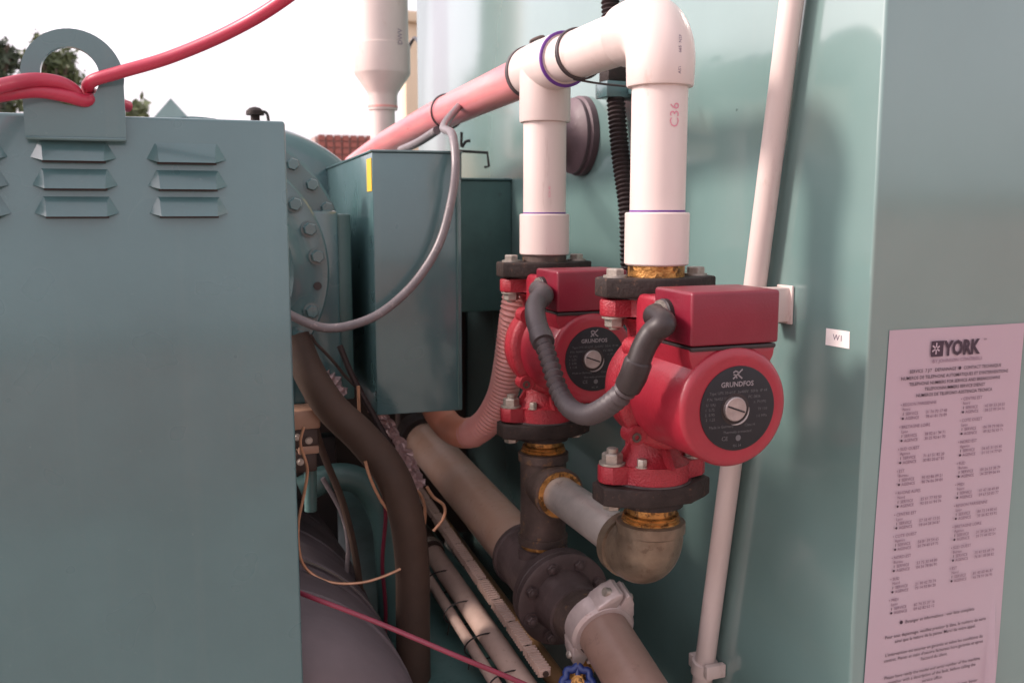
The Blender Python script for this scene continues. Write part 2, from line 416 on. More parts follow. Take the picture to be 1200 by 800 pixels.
def digits(): return ' '.join('%02d' % rnd.randint(1, 99) for _ in range(5))
for col, (x, z0, n_) in enumerate(((0.9095, -0.2585, 10), (1.0130, -0.2575, 9))):
    for k in range(n_):
        z = z0 - k * 0.0302
        T(el, '\u2022 ' + words[(k * 3 + col * 5) % 10], x - 0.004, z, 0.0062)
        T(el, ('Nord', 'Lyon', 'Agence', 'Bureau')[k % 4], x, z - 0.0062, 0.0058)
        T(el, 'SERVICE', x + 0.0055, z - 0.0125, 0.0060); T(el, digits(), x + 0.040, z - 0.0125, 0.0060)
        T(el, 'AGENCE', x + 0.0055, z - 0.0187, 0.0060); T(el, digits(), x + 0.040, z - 0.0187, 0.0060)
        eb.lathe([(0, 0.0017), (0.0002, 0.0017)], (x + 0.0012, ty, z - 0.0165), (0, -1, 0), 10)
        eb.box((x + 0.0010, ty - 0.0001, z - 0.0125), (x + 0.0017, ty, z - 0.0085))
el.build('number_entries', INK2, sg); eb.build('bullet_marks', INK, sg, kind='stuff')
ft = MB()
for s, z in (('\u25cf  Etranger et informations : voir liste complete', -0.5655), ('Pour tout depannage, veuillez preciser la date, le numero de serie', -0.5835),
             ('ainsi que la nature de la panne. Merci de votre appel.', -0.5915), ('L\'intervention est assuree en garantie et selon les conditions du', -0.6095),
             ('contrat. Pieces et main d\'oeuvre facturees hors garantie et apres', -0.6175), ('l\'accord du client.', -0.6255),
             ('Please have ready the model and serial number of the machine', -0.6430), ('together with a description of the fault, before calling the', -0.6510),
             ('service office.', -0.6590), ('Bitte halten Sie die Seriennummer der Maschine bereit, bevor', -0.6760), ('Sie den Kundendienst anrufen.', -0.6840)):
    T(ft, s, 0.9935 - 0.003 * (-(z) - 0.56) * 8, z, 0.0068, align='CENTER', bold=0.00002)
ft.build('footer_paragraphs', INK, sg)

# ---------------------------------------------------------------- small white label on the cabinet side
lt = thing('small_label', 'small white sticker marked W1 on the cabinet side near its corner', 'label', (WX, 1.027, -0.185))
MB().prism([(-0.0235, 0.0115), (0.0235, 0.0125), (0.0245, -0.0105), (-0.0235, -0.0115)], (WX - 0.0004, 1.0272, -0.173), (0, -1, 0), (0, 0, 1), (-0.0006, 0, 0)).build('sticker', LABELW, lt)
m_ = MB(); lettering(m_, 'W1', 0.0115, (WX - 0.0012, 1.036, -0.1755), (0, -1, 0), (0, 0, 1), sx=1.15); m_.build('sticker_print', PENDK, lt)

# ================================================================== PVC PIPEWORK
RX, NY, FY, HZ = 0.628, 1.132, 1.534, 0.242
pv = thing('pvc_pipework', 'white plastic pipework with elbow and tee feeding down into both red pumps', 'pipework', (RX, NY, -0.085))
R1, R2 = 0.0372, 0.0445
zz = Vector((0, 0, 1)); yy = Vector((0, 1, 0))
# elbow
mb = MB()
arc = [Vector((RX, NY + 0.050 - 0.050 * cos(a), HZ - 0.050 + 0.050 * sin(a))) for a in [pi / 2 * i / 12 for i in range(13)]]
path = [Vector((RX, NY, 0.160)), Vector((RX, NY, 0.1605)), Vector((RX, NY, 0.163))] + arc + [Vector((RX, NY + 0.092, HZ)), Vector((RX, NY + 0.094, HZ))]
mb.tube(path, [R1 + 0.001, R2 - 0.0012, R2] + [R2 + 0.001] * len(arc) + [R2, R2 - 0.002], 40)
mb.build('elbow', PVC, pv, 50)
MB().lathe([(0, R1), (0.30, R1)], (RX, NY + 0.08, HZ), (0, 1, 0), 40).build('header_pipe', PVC, pv)
mb = MB()
mb.lathe([(0, R1 + 0.001), (0.0005, R2 - 0.001), (0.003, R2), (0.105, R2), (0.155, R2 - 0.001), (0.1555, R1)], (RX, FY - 0.085, HZ), (0, 1, 0), 40)
mb.lathe([(0, R1 + 0.001), (0.0005, R2 - 0.0015), (0.003, R2 - 0.0005), (0.10, R2 - 0.0005)], (RX, FY, 0.148), (0, 0, 1), 40)
mb.build('tee', PVC, pv, 40)
MB().lathe([(-0.001, R1 + 0.003), (-0.001, R2 - 0.0005), (0.0, R2 + 0.0004), (0.0025, R2 + 0.0004)], (RX, FY - 0.0855, HZ), (0, 1, 0), 40, caps=False).build('primer_ring', PRIMER, pv)
mb = MB().lathe([(0, R2 + 0.0012), (0.012, R2 + 0.0012)], (RX, FY + 0.066, HZ), (0, 1, 0), 40); mb.build('end_collar', CONDG, pv)
MB().lathe([(0, R1), (0.30, R1)], (RX, NY, -0.07), (0, 0, 1), 40).build('near_riser', PVC, pv)
MB().lathe([(0, R1), (0.30, R1)], (RX, FY, -0.08), (0, 0, 1), 40).build('far_riser', PVC_S, pv)
for y, z0, m in ((NY, -0.0745, PVC), (FY, -0.0785, PVC_S)):
    c_ = MB().lathe([(0, R2 - 0.003), (0.002, R2 - 0.001), (0.069, R2 - 0.001), (0.0705, R2 - 0.0025), (0.0707, R1)], (RX, y, z0), (0, 0, 1), 40).build('coupling', m, pv)
    MB().lathe([(0, R1 + 0.0004), (0.0022, R1 + 0.0004)], (RX, y, z0 + 0.0712), (0, 0, 1), 40).build('primer_line', PRIMER, pv)
    MB().lathe([(0, R2 - 0.006), (0.016, R2 - 0.006)], (RX, y, z0 - 0.0158), (0, 0, 1), 32).build('threaded_bushing', BRASS if y == NY else BROWNIRON, pv)
# pen writing on the near riser
def curved_text(s, size, X0, Y0, R, ang0, z, m, name, turn=True, bold=0.0):
    t = MB(); lettering(t, s, size, (0, 0, 0), (1, 0, 0), (0, 1, 0), bold=bold)
    w = MB()
    vv = []
    for q in t.v:
        a_, h_ = (q.y, q.x) if turn else (q.x, q.y)
        an = ang0 + (-a_ if turn else a_) / R
        vv.append(Vector((X0 + (R + 0.0005) * cos(an), Y0 + (R + 0.0005) * sin(an), z + (h_ if turn else h_))))
    w.add(vv, t.f); return w.build(name, m, pv)
VA = atan2(-NY, -RX)
curved_text('C36', 0.019, RX, NY, R1, VA + 0.72, 0.105, PEN, 'pen_mark', True)
curved_text('ASTM D-2665  NSF', 0.006, RX, NY, R2, VA + 0.62, 0.172, PENDK, 'moulded_print', True)
curved_text('SCH 40', 0.006, RX, FY, R1, VA + 0.4, 0.02, PEN, 'pen_mark', True)
# steel wire tie round the header
def ring(y, r, wr, n=40, tilt=0.0, cx=RX, cz=HZ, a0=0, a1=2 * pi):
    return [Vector((cx + r * cos(a), y + tilt * sin(a) * r, cz + r * sin(a))) for a in [a0 + (a1 - a0) * i / n for i in range(n + 1)]]
mb = MB().tube(ring(1.395, R1 + 0.0022, 0, tilt=0.12), 0.0017, 8)
mb.tube(ring(1.389, R1 + 0.0022, 0, tilt=0.16), 0.0017, 8)
mb.tube(smooth([(RX - 0.01, 1.393, HZ - R1 - 0.002), (RX + 0.05, 1.39, HZ - R1 - 0.008), (0.80, 1.41, HZ - 0.045)], 8), 0.0018, 8)
single(mb, 'wire_tie', CONDG, 'double grey wire tie wrapped round the white header pipe', 'wire tie')
single(MB().tube(smooth([(RX, FY + 0.05, HZ + R2 - 0.003), (RX - 0.004, FY + 0.056, HZ + R2 + 0.006), (RX + 0.012, FY + 0.04, HZ + R2 + 0.012), (RX + 0.02, FY + 0.06, HZ + R2 + 0.004)], 6), 0.003, 8), 'dried_leaf', BROWNIRON, 'crumpled brown scrap lying on top of the white tee', 'scrap')

# red tinted pipe running on from the tee
rp = thing('red_tinted_pipe', 'translucent red pipe running back from the white tee over the grey-green box', 'pipe', (RX, 1.62, HZ))
MB().tube(smooth([(RX, 1.602, HZ - 0.003), (RX, 1.9, HZ - 0.012), (RX - 0.004, 2.3, HZ - 0.028), (RX - 0.014, 2.75, HZ - 0.060), (RX - 0.03, 3.1, HZ - 0.10)], 10), [0.0365 - 0.00004 * i for i in range(41)], 32).build('pipe', PINKPIPE, rp)
MB().tube(ring(2.12, 0.0385, 0, cz=HZ - 0.020, cx=RX - 0.002), 0.0022, 8).build('band', CONDG, rp)
single(MB().tube(smooth([P(512, 153, X=0.60), P(490, 167, X=0.585), P(470, 176, X=0.575)], 8), 0.010, 14), 'cable_stub', GREYC, 'short grey cable end tied under the red tinted pipe', 'cable')

# ================================================================== PUMPS
def make_pump(label):
    t = thing('circulator_pump', label, 'pump', (RX, NY, -0.405), 'red circulator pumps')
    cz = -0.237
    # motor
    mb = MB()
    mb.lathe([(0.0, 0.060), (0.0, 0.0680), (0.0025, 0.0722), (0.007, 0.0745), (0.05, 0.0752), (0.10, 0.0758), (0.128, 0.0765), (0.131, 0.078)], (RX + 0.011, NY - 0.182, cz), (0, 1, 0), 64)
    # shoulder between motor and terminal box
    mb.prism([(-0.060, 0.072), (-0.058, 0.060), (-0.052, 0.045), (-0.0, 0.03), (0.052, 0.045), (0.060, 0.060), (0.062, 0.072)], (RX + 0.008, NY - 0.176, cz), (1, 0, 0), (0, 0, 1), (0, 0.10, 0), 0.003)
    mb.build('motor_casing', RED, t, 40)
    # volute
    mb = MB()
    mb.lathe([(0, 0.075), (0.003, 0.0815), (0.007, 0.084), (0.018, 0.084), (0.022, 0.081)], (RX + 0.004, NY - 0.054, cz), (0, 1, 0), 56)
    mb.lathe([(0.0, 0.078), (0.012, 0.079), (0.03, 0.076), (0.05, 0.066), (0.066, 0.05), (0.075, 0.03)], (RX, NY - 0.033, cz), (0, 1, 0), 56)
    for a in (45, 135, 225, 315):
        aa = radians(a)
        mb.lathe([(0, 0.013), (0.026, 0.013), (0.029, 0.010)], (RX + 0.004 + 0.082 * cos(aa), NY - 0.058, cz + 0.082 * sin(aa)), (0, 1, 0), 16)
    # necks
    mb.lathe([(0, 0.052), (0.006, 0.043), (0.018, 0.036), (0.05, 0.034), (0.09, 0.046)], (RX, NY + 0.004, -0.145), (0, 0, -1), 36)
    mb.lathe([(0, 0.052), (0.006, 0.043), (0.018, 0.036), (0.05, 0.035), (0.09, 0.048)], (RX, NY + 0.004, -0.347), (0, 0, 1), 36)
    for s_ in (-1, 1):      # ribs at the neck
        mb.prism([(0, 0), (0.030, 0), (0.0, 0.045)], (RX + s_ * 0.026, NY - 0.002, -0.347), (s_, 0, 0), (0, 0, 1), (0, 0.006, 0))
    mb.prism([(0, 0), (0.030, 0), (0.0, 0.04)], (RX - 0.003, NY - 0.030, -0.347), (0, -1, 0), (0, 0, 1), (0.006, 0, 0))
    mb.build('volute', RED_CAST, t, 40)
    for z0, h in ((-0.142, 0.023), (-0.372, 0.025)):
        mb = MB()
        def oval(hx, hy, ear):
            pts = []
            for k in range(48):
                a = 2 * pi * k / 48; c_, s_ = cos(a), sin(a)
                # centre disc blended with two ears
                rd = hy; 
                best = rd
                for sg_ in (-1, 1):
                    # ray / circle (ear at distance)
                    ex = sg_ * (hx - ear)
                    b_ = c_ * ex; disc = b_ * b_ - (ex * ex - ear * ear)
                    if disc > 0: best = max(best, b_ + sqrt(disc))
                pts.append((best * c_, best * s_))
            return pts
        mb.prism(oval(0.082, 0.051, 0.021), (RX, NY, z0), (1, 0, 0), (0, 1, 0), (0, 0, h), 0.003)
        mb.build('pump_flange', RED_CAST, t, 40)
    for z0, h, sgn in ((-0.1160, 0.026, 1), (-0.4005, 0.026, -1)):
        pts = [(-0.083, -0.018), (-0.070, -0.026), (-0.035, -0.050), (0.035, -0.050), (0.070, -0.026), (0.083, -0.018), (0.083, 0.018), (0.070, 0.026), (0.035, 0.050), (-0.035, 0.050), (-0.070, 0.026), (-0.083, 0.018)]
        mb = MB().prism(pts, (RX, NY, z0), (1, 0, 0), (0, 1, 0), (0, 0, h), 0.003)
        if sgn < 0:
            mb.lathe([(0, 0.045), (0.010, 0.045)], (RX, NY, z0 - 0.009), (0, 0, 1), 32)
        mb.build('iron_flange', IRON, t, 40)
        MB().lathe([(0, 0.056), (0.0026, 0.056)], (RX, NY, z0 + (-0.0025 if sgn > 0 else h - 0.0001)), (0, 0, 1), 36, sc=(1.0, 0.93)).build('gasket', CONDG, t)
    for s_ in (-1, 1):
        x = RX + s_ * 0.062
        hexbolt('flange_bolt', (x, NY, -0.0900), (0, 0, 1), 0.0125, 0.009, t, ZINC)
        hexbolt('flange_nut', (x, NY, -0.142), (0, 0, -1), 0.0135, 0.012, t, ZINC, shank=0.006)
        hexbolt('flange_nut', (x, NY, -0.347), (0, 0, 1), 0.0145, 0.013, t, ZINC, shank=0.009, rot=0.5)
        hexbolt('flange_bolt', (x, NY, -0.4005), (0, 0, -1), 0.0125, 0.008, t, ZINC)
    hexbolt('drain_plug', (RX - 0.032, NY - 0.030, -0.347), (0, 0, 1), 0.007, 0.010, t, ZINC)
    for (dx, dz) in ((-0.060, -0.060), (0.066, -0.058), (-0.056, 0.062), (0.062, 0.060)):
        mb = MB().lathe([(0, 0.0065), (0.010, 0.0065), (0.010, 0.0035), (0.004, 0.003)], (RX + 0.004 + dx, NY - 0.050, cz + dz), (0, -1, 0), 18, caps=True)
        mb.build('cap_screw', BROWNIRON, t)
    # nameplate
    fy = NY - 0.182
    pl = MB().lathe([(0, 0.0520), (0.0016, 0.0520), (0.0018, 0.0515)], (RX + 0.014, fy + 0.0004, cz - 0.001), (0, -1, 0), 64).build('nameplate', BLACKP, t)
    py = fy - 0.0019
    pcx = RX + 0.014; pcz = cz - 0.001
    tx = MB(); lettering(tx, 'GRUNDFOS', 0.0086, (pcx - 0.002, py, pcz + 0.0272), bold=0.0002, align='CENTER', sx=1.0)
    def stroke(pts, w_):
        for a, b in zip(pts, pts[1:]):
            a, b = Vector((a[0], 0, a[1])), Vector((b[0], 0, b[1])); d = (b - a).normalized(); n_ = Vector((-d.z, 0, d.x)) * w_
            o_ = Vector((pcx - 0.002, py, pcz + 0.0415)); a = a - d * w_ * 0.6; b = b + d * w_ * 0.6
            tx.add([o_ + a + n_, o_ + a - n_, o_ + b - n_, o_ + b + n_], [(0, 1, 2, 3)])
    stroke([(-0.0060, -0.0045), (0.0060, 0.0060)], 0.0009)
    stroke([(0.0060, -0.0045), (0.0015, -0.001), (0.0005, 0.003), (-0.003, 0.0048), (-0.006, 0.003)], 0.0009)
    stroke([(-0.0055, 0.0005), (-0.0025, -0.0005), (-0.001, -0.0040)], 0.0008)
    tx.build('brand_print', PLATETXT, pl)
    sm = MB()
    rows = [('Type UPS 50-60/F  3x400V  50Hz  IP 44', 0.0188, 0.0, 0.0050, 'CENTER'), ('P.N. 96402101', 0.0118, -0.044, 0.0050, 'LEFT'), ('PC 0836', 0.0118, 0.014, 0.0050, 'LEFT'),
            ('U  I(A)', 0.0052, -0.045, 0.0048, 'LEFT'), ('n  P1(W)', 0.0052, 0.022, 0.0048, 'LEFT'), ('1  0.75', -0.0008, -0.046, 0.0048, 'LEFT'), ('2  0.90', -0.0068, -0.046, 0.0048, 'LEFT'), ('3  1.25', -0.0128, -0.045, 0.0048, 'LEFT'),
            ('TF 110', -0.0040, 0.028, 0.0048, 'LEFT'), ('1.0 MPa', -0.0125, 0.026, 0.0048, 'LEFT'), ('Made in Germany', -0.0225, -0.040, 0.0048, 'LEFT'), ('Thermally protected', -0.0300, 0.0, 0.0048, 'CENTER'),
            ('CE', -0.0385, -0.022, 0.0075, 'LEFT'), ('Class H', -0.0225, 0.010, 0.0048, 'LEFT'), ('\u25cf', -0.0400, -0.003, 0.010, 'LEFT'), ('IEC 34', -0.0470, 0.0, 0.0042, 'CENTER')]
    for s, dz, dx, sz, al in rows: lettering(sm, s, sz, (pcx + dx, py, pcz + dz), align=al)
    sm.build('data_print', PLATETXT2, pl)
    MB().lathe([(0, 0.0195), (0.0004, 0.0195), (0.0006, 0.0180)], (pcx - 0.004, py + 0.0004, pcz - 0.0005), (0, -1, 0), 36).build('screw_recess', CONDB, pl)
    rim = MB(); 
    rim.tube([Vector((pcx - 0.004 + 0.0190 * cos(a), py - 0.0006, pcz - 0.0005 + 0.0190 * sin(a))) for a in [radians(-105 + 110 * i / 16) for i in range(17)]], [0.0002 + 0.0014 * sin(pi * i / 16) for i in range(17)], 8)
    rim.build('recess_rim', STEEL, pl)
    vs = MB().lathe([(0, 0.0148), (0.0045, 0.0148), (0.0055, 0.0138)], (pcx - 0.006, py, pcz + 0.0005), (0, -1, 0), 36).build('vent_screw', STEEL, t)
    MB().box((-0.0125, -0.0006, -0.0010), (0.0125, 0.0006, 0.0010), 0, Matrix.Translation((pcx - 0.006, py - 0.0056, pcz + 0.0005)) @ Matrix.Rotation(radians(20), 4, 'Y')).build('screw_slot', BLACKP, vs)
    # terminal box
    tb = MB().box((RX - 0.052, fy + 0.001, cz + 0.0765), (RX + 0.071, fy + 0.092, cz + 0.141), 0.004, seg=3).build('terminal_box', RED_BOX, t)
    MB().box((RX - 0.050, fy + 0.003, cz + 0.0700), (RX + 0.069, fy + 0.095, cz + 0.0755), 0.002).build('box_seam', CONDB, t)
    MB().box((RX - 0.048, fy + 0.094, cz + 0.068), (RX + 0.067, fy + 0.150, cz + 0.128), 0.006, seg=3).build('terminal_box_base', RED, t)
    MB().lathe([(0, 0.021), (0.006, 0.021), (0.008, 0.019)], (RX - 0.0515, fy + 0.060, cz + 0.108), (-1, 0, 0), 28).build('cable_gland', CONDB, t)
    MB().lathe([(0, 0.0195), (0.0025, 0.0195)], (RX - 0.0597, fy + 0.060, cz + 0.108), (-1, 0, 0), 28, caps=True).build('gland_ring', ZINC, t)
    return t
pump = make_pump('nearer red circulator pump under the white elbow, black plate fully in view')
def kids(o): return [c for c in bpy.data.objects if c.parent == o]
def copy_tree(o, parent=None):
    c_ = o.copy(); COL.objects.link(c_)
    if parent is not None: c_.parent = parent
    for k in kids(o):
        if k is not c_: copy_tree(k, c_)
    return c_
pump2 = copy_tree(pump)
pump2.location = Vector((RX, FY, -0.405 + H))
pump2['label'] = 'farther red circulator pump below the white tee, half hidden by the nearer pump'

# conduit that joins the two pumps
cd = thing('pump_conduit', 'dark flexible conduit looping between the terminal boxes of the two red pumps', 'conduit', (0.53, 1.15, -0.30))
tbz = -0.237 + 0.108
p_near = [Vector((RX - 0.060, NY - 0.122, tbz)), Vector((RX - 0.068, NY - 0.122, tbz)), P(778, 379, X=0.548), P(765, 390, X=0.538), P(755, 406, X=0.530), P(748, 424, X=0.524), P(742, 441, X=0.520)]
MB().tube(smooth(p_near, 8), 0.0148, 24).build('near_elbow', CONDB, cd)
MB().tube([P(749, 421, X=0.5245), P(748, 424, X=0.524), P(742, 441, X=0.520), P(736, 452, X=0.518), P(735, 454, X=0.518)], [0.0150, 0.0170, 0.0170, 0.0165, 0.0135], 22).build('near_connector', CONDB, cd)
p_mid = [P(738, 449, X=0.518), P(727, 463, X=0.514), P(708, 478, X=0.512), P(688, 486, X=0.513), P(668, 478, X=0.515), P(655, 458, X=0.517), P(646, 430, X=0.519), P(636, 400, X=0.522), P(630, 385, X=0.524)]
MB().ribbed(smooth(p_mid, 10), 0.0122, 0.0022, 0.0125, 18).build('ribbed_hose', CONDG, cd)
p_far = [P(634, 394, X=0.522), P(629, 378, X=0.524), P(627, 364, X=0.530), P(630, 353, X=0.541), P(637, 346, X=0.555), Vector((RX - 0.060, FY - 0.122, tbz))]
MB().tube(smooth(p_far, 8), 0.0160, 24).build('far_elbow', CONDG, cd)
MB().tube([P(637, 402, X=0.521), P(634, 394, X=0.522), P(632.5, 389, X=0.523)], [0.0172, 0.0178, 0.0165], 22).build('far_connector', CONDG, cd)

# ================================================================== LOWER IRON PIPEWORK
MZ = -0.650
lp = thing('iron_pipework', 'brown iron pipe run with black flange and tee below the two pumps', 'pipework', (RX, 1.45, MZ))
MB().lathe([(0, 0.034), (0.036, 0.034)], (RX, NY, -0.440), (0, 0, 1), 32).build('brass_nipple', BRASS, lp)
MB().lathe([(0, 0.037), (0.003, 0.0415), (0.005, 0.039), (0.0075, 0.0405), (0.010, 0.0375), (0.0125, 0.039), (0.014, 0.036)], (RX, NY, -0.436), (0, 0, 1), 36).build('threaded_collar', BRASS, lp)
# elbow near
EZ = -0.492
mb = MB()
arc = [Vector((RX, NY + 0.040 - 0.040 * cos(a), EZ + 0.040 - 0.040 * sin(a))) for a in [pi / 2 * i / 12 for i in range(13)]]
path = [Vector((RX, NY, -0.4335)), Vector((RX, NY, -0.435)), Vector((RX, NY, -0.449)), Vector((RX, NY, -0.4495))] + arc[1:] + [Vector((RX, NY + 0.056, EZ)), Vector((RX, NY + 0.0565, EZ)), Vector((RX, NY + 0.074, EZ)), Vector((RX, NY + 0.075, EZ))]
mb.tube(path, [0.046, 0.0485, 0.0485, 0.045] + [0.0462] * 12 + [0.045, 0.0490, 0.0490, 0.046], 36)
mb.build('iron_elbow', ELBOW, lp, 50)
MB().lathe([(0, 0.0325), (0.30, 0.0325)], (RX, NY + 0.065, EZ), (0, 1, 0), 36).build('galvanised_nipple', GALV, lp)
# tee far
mb = MB()
mb.lathe([(0, 0.040), (0.002, 0.0455), (0.016, 0.0455), (0.017, 0.0415), (0.155, 0.0415), (0.156, 0.0455), (0.170, 0.0455), (0.172, 0.040)], (RX, FY, -0.605), (0, 0, 1), 36)
mb.lathe([(0, 0.0405), (0.050, 0.0405), (0.051, 0.0455), (0.066, 0.0455), (0.068, 0.040)], (RX, FY - 0.010, EZ), (0, -1, 0), 36)
mb.build('iron_tee', BROWNIRON, lp, 40)
MB().lathe([(0, 0.041), (0.004, 0.041)], (RX, FY - 0.0762, EZ), (0, -1, 0), 32).build('tee_collar', BRASS, lp)
MB().lathe([(0, 0.033), (0.040, 0.033)], (RX, FY, -0.440), (0, 0, 1), 32).build('brass_nipple', BRASS, lp)
MB().lathe([(0, 0.036), (0.003, 0.0405), (0.005, 0.038), (0.0075, 0.0395), (0.010, 0.0365), (0.0125, 0.038), (0.014, 0.035)], (RX, FY, -0.434), (0, 0, 1), 36).build('threaded_collar', BRASS, lp)
MB().lathe([(0, 0.042), (0.010, 0.042), (0.012, 0.038), (0.03, 0.036)], (RX, FY, -0.622), (0, 0, 1), 32).build('lower_nipple', BRASS, lp)
# main run
ma, mc = Vector((RX, 2.42, -0.608)), Vector((RX, 1.424, -0.677))
md = (mc - ma).normalized()
def M_(y): return ma + md * ((ma.y - y) / -md.y)
MB().tube([M_(2.42), M_(2.0), M_(1.62)], 0.0525, 40).build('main_pipe', MAINP, lp)
MB().lathe([(0, 0.058), (0.03, 0.058), (0.04, 0.066), (0.088, 0.066), (0.09, 0.058)], M_(2.45), md, 40).build('end_sleeve', IRON, lp)
mb = MB()
mb.lathe([(0, 0.058), (0.001, 0.064), (0.012, 0.064), (0.014, 0.060), (0.15, 0.060), (0.165, 0.064)], M_(1.635), md, 40)
mb.lathe([(0, 0.046), (0.055, 0.046), (0.057, 0.041)], (RX, FY, -0.668), (0, 0, 1), 36)
mb.build('main_tee', DARKFL, lp, 40)
fl = MB().lathe([(0, 0.055), (0.0, 0.080), (0.002, 0.083), (0.017, 0.083), (0.019, 0.081), (0.0192, 0.0775), (0.022, 0.0775), (0.0222, 0.083), (0.024, 0.085), (0.036, 0.085), (0.038, 0.082), (0.0382, 0.06)], M_(1.472), md, 56).build('flange_pair', DARKFL, lp)
for k in range(8):
    a = 2 * pi * (k + 0.5) / 8
    hexbolt('flange_bolt', M_(1.434) + Vector((0.068 * cos(a), 0, 0.068 * sin(a))), md, 0.0100, 0.009, fl, DARKFL, shank=0.004)
MB().lathe([(0, 0.058), (0.008, 0.055), (0.020, 0.052), (0.045, 0.051), (0.06, 0.051), (0.062, 0.046)], M_(1.436), md, 44).build('reducer', DARKFL, lp)
cc0 = M_(1.375); cc1 = Vector((RX, 1.285, -0.664)); cc2 = Vector((RX, 1.150, -0.706))
MB().tube([cc0, cc1], 0.0465, 40).build('pipe_stub', BROWNIRON, lp)
# grooved coupling (two half shells with bolt ears)
cdv = (cc2 - cc1).normalized(); u_, w_, _ = frame(cdv)
cs = cc1 - cdv * 0.030
MB().lathe([(0, 0.045), (0.001, 0.049), (0.006, 0.054), (0.036, 0.054), (0.041, 0.049), (0.042, 0.042)], cs, cdv, 40).build('coupling_body', CLAMPW, lp)
for s_ in (1, -1):
    sd_ = (u_ * cos(radians(-22)) + Vector((1, 0, 0)) * sin(radians(22))).normalized() * s_
    n_ = sd_.cross(cdv).normalized()
    for q in (-1, 1):
        MB().prism([(0.0, 0.040), (0.0, 0.070), (0.004, 0.076), (0.011, 0.075), (0.020, 0.064), (0.034, 0.044), (0.034, 0.034)], cs + n_ * q * 0.0020, n_ * q, sd_, cdv * 0.040, 0.0035).build('coupling_ear', CLAMPW, lp)
    b_ = cs + cdv * 0.022 + sd_ * 0.063
    mb = MB().lathe([(0, 0.007), (0.006, 0.007), (0.009, 0.004)], b_ + n_ * 0.019, n_, 12); mb.lathe([(0, 0.008), (0.009, 0.007)], b_ - n_ * 0.019, -n_, 12)
    mb.build('coupling_bolt', ZINC, lp)
MB().tube([cc1 + cdv * 0.012, cc1 + cdv * 0.40], 0.0425, 40).build('near_pipe', NEARP, lp)

# ================================================================== WALL ITEMS
cl = thing('leaning_pipe', 'slim white plastic pipe leaning down the side of the sage cabinet behind the pumps', 'pipe', (0.827, 1.36, -1.4))
MB().tube([(0.826, 1.07, 0.62), (0.826, 1.125, 0.287), (0.826, 1.186, -0.107), (0.826, 1.292, -0.760), (0.826, 1.41, -1.46)], 0.0168, 24).build('pipe', PVC, cl)
br = thing('pipe_bracket', 'square white pipe bracket on the cabinet side, right of the nearer pump box', 'bracket', (0.84, 1.14, -0.16))
mb = MB().box((0.806, 1.130, -0.162), (0.8485, 1.157, -0.112), 0.003); mb.build('block', PVC, br)
MB().box((0.8455, 1.124, -0.165), (0.8495, 1.161, -0.109), 0.0015).build('back_plate', PVC, br)
b2 = thing('pipe_clip', 'white plastic pipe clip near the bottom of the leaning pipe', 'clip', (0.83, 1.29, -0.78))
q = Vector((0.826, 1.292, -0.760))
ax = Vector((0, 0.16, -0.98)).normalized()
mb = MB().lathe([(0, 0.0185), (0.001, 0.0215), (0.024, 0.0215), (0.025, 0.0185)], q - ax * 0.005, ax, 28); mb.build('collar', PVC, b2)
for s_ in (-1, 1): MB().box((0.812, 1.292 + s_ * 0.024 - 0.006, -0.775), (0.8485, 1.292 + s_ * 0.024 + 0.006, -0.752), 0.002).build('lug', PVC, b2)
# rubber boot
bo = thing('pipe_boot', 'round aged rubber boot sealing a stub into the cabinet side behind the far riser', 'pipe boot', (WX, 1.86, 0.08))
MB().lathe([(0.0005, 0.083), (0.014, 0.083), (0.018, 0.078), (0.022, 0.079), (0.026, 0.079), (0.030, 0.074), (0.034, 0.066), (0.040, 0.058), (0.052, 0.048), (0.060, 0.046)], (WX, 1.862, 0.154), (-1, 0, 0), 56).build('boot', RUBBER, bo)
mb = MB()
for s_ in (-0.035, 0.03): mb.box((WX - 0.029, 1.862 + s_ - 0.005, 0.154 - 0.055), (WX - 0.0215, 1.862 + s_ + 0.005, 0.154 + 0.055), 0.002)
mb.build('moulded_ribs', RUBBER, bo)
MB().lathe([(0, 0.038), (0.055, 0.038)], (WX - 0.05, 1.862, 0.154), (-1, 0, 0), 32).build('stub_pipe', RUBBER, bo)
# corrugated black hose on the wall
hs_ = thing('corrugated_hose', 'thin black corrugated hose hanging down the cabinet side between the two white risers', 'hose', (0.825, 1.62, -0.10))
pts = [P(712, -60, X=0.822), P(715, 0, X=0.822), P(718, 60, X=0.822), P(721, 110, X=0.822), P(727, 180, X=0.822), P(735, 240, X=0.822), P(737, 290, X=0.822), P(738, 330, X=0.822)]
MB().ribbed(smooth(pts, 8), 0.0165, 0.0018, 0.0085, 18).build('hose', CONDB, hs_)
hb = thing('hose_clamp', 'small grey-green clamp fixing the corrugated hose to the cabinet side', 'clamp', (0.83, 1.66, 0.19))
c = P(719, 103, X=0.822)
MB().box((0.795, c.y - 0.026, c.z - 0.020), (0.8490, c.y + 0.026, c.z + 0.010), 0.003).build('clamp_block', GREEN, hb)
MB().box((0.800, c.y - 0.022, c.z + 0.010), (0.8490, c.y + 0.020, c.z + 0.040), 0.003).build('clamp_cap', IRON, hb)
MB().box((0.838, c.y - 0.09, c.z - 0.016), (0.8490, c.y - 0.026, c.z - 0.004), 0.002).build('clamp_strap', GREEN, hb)

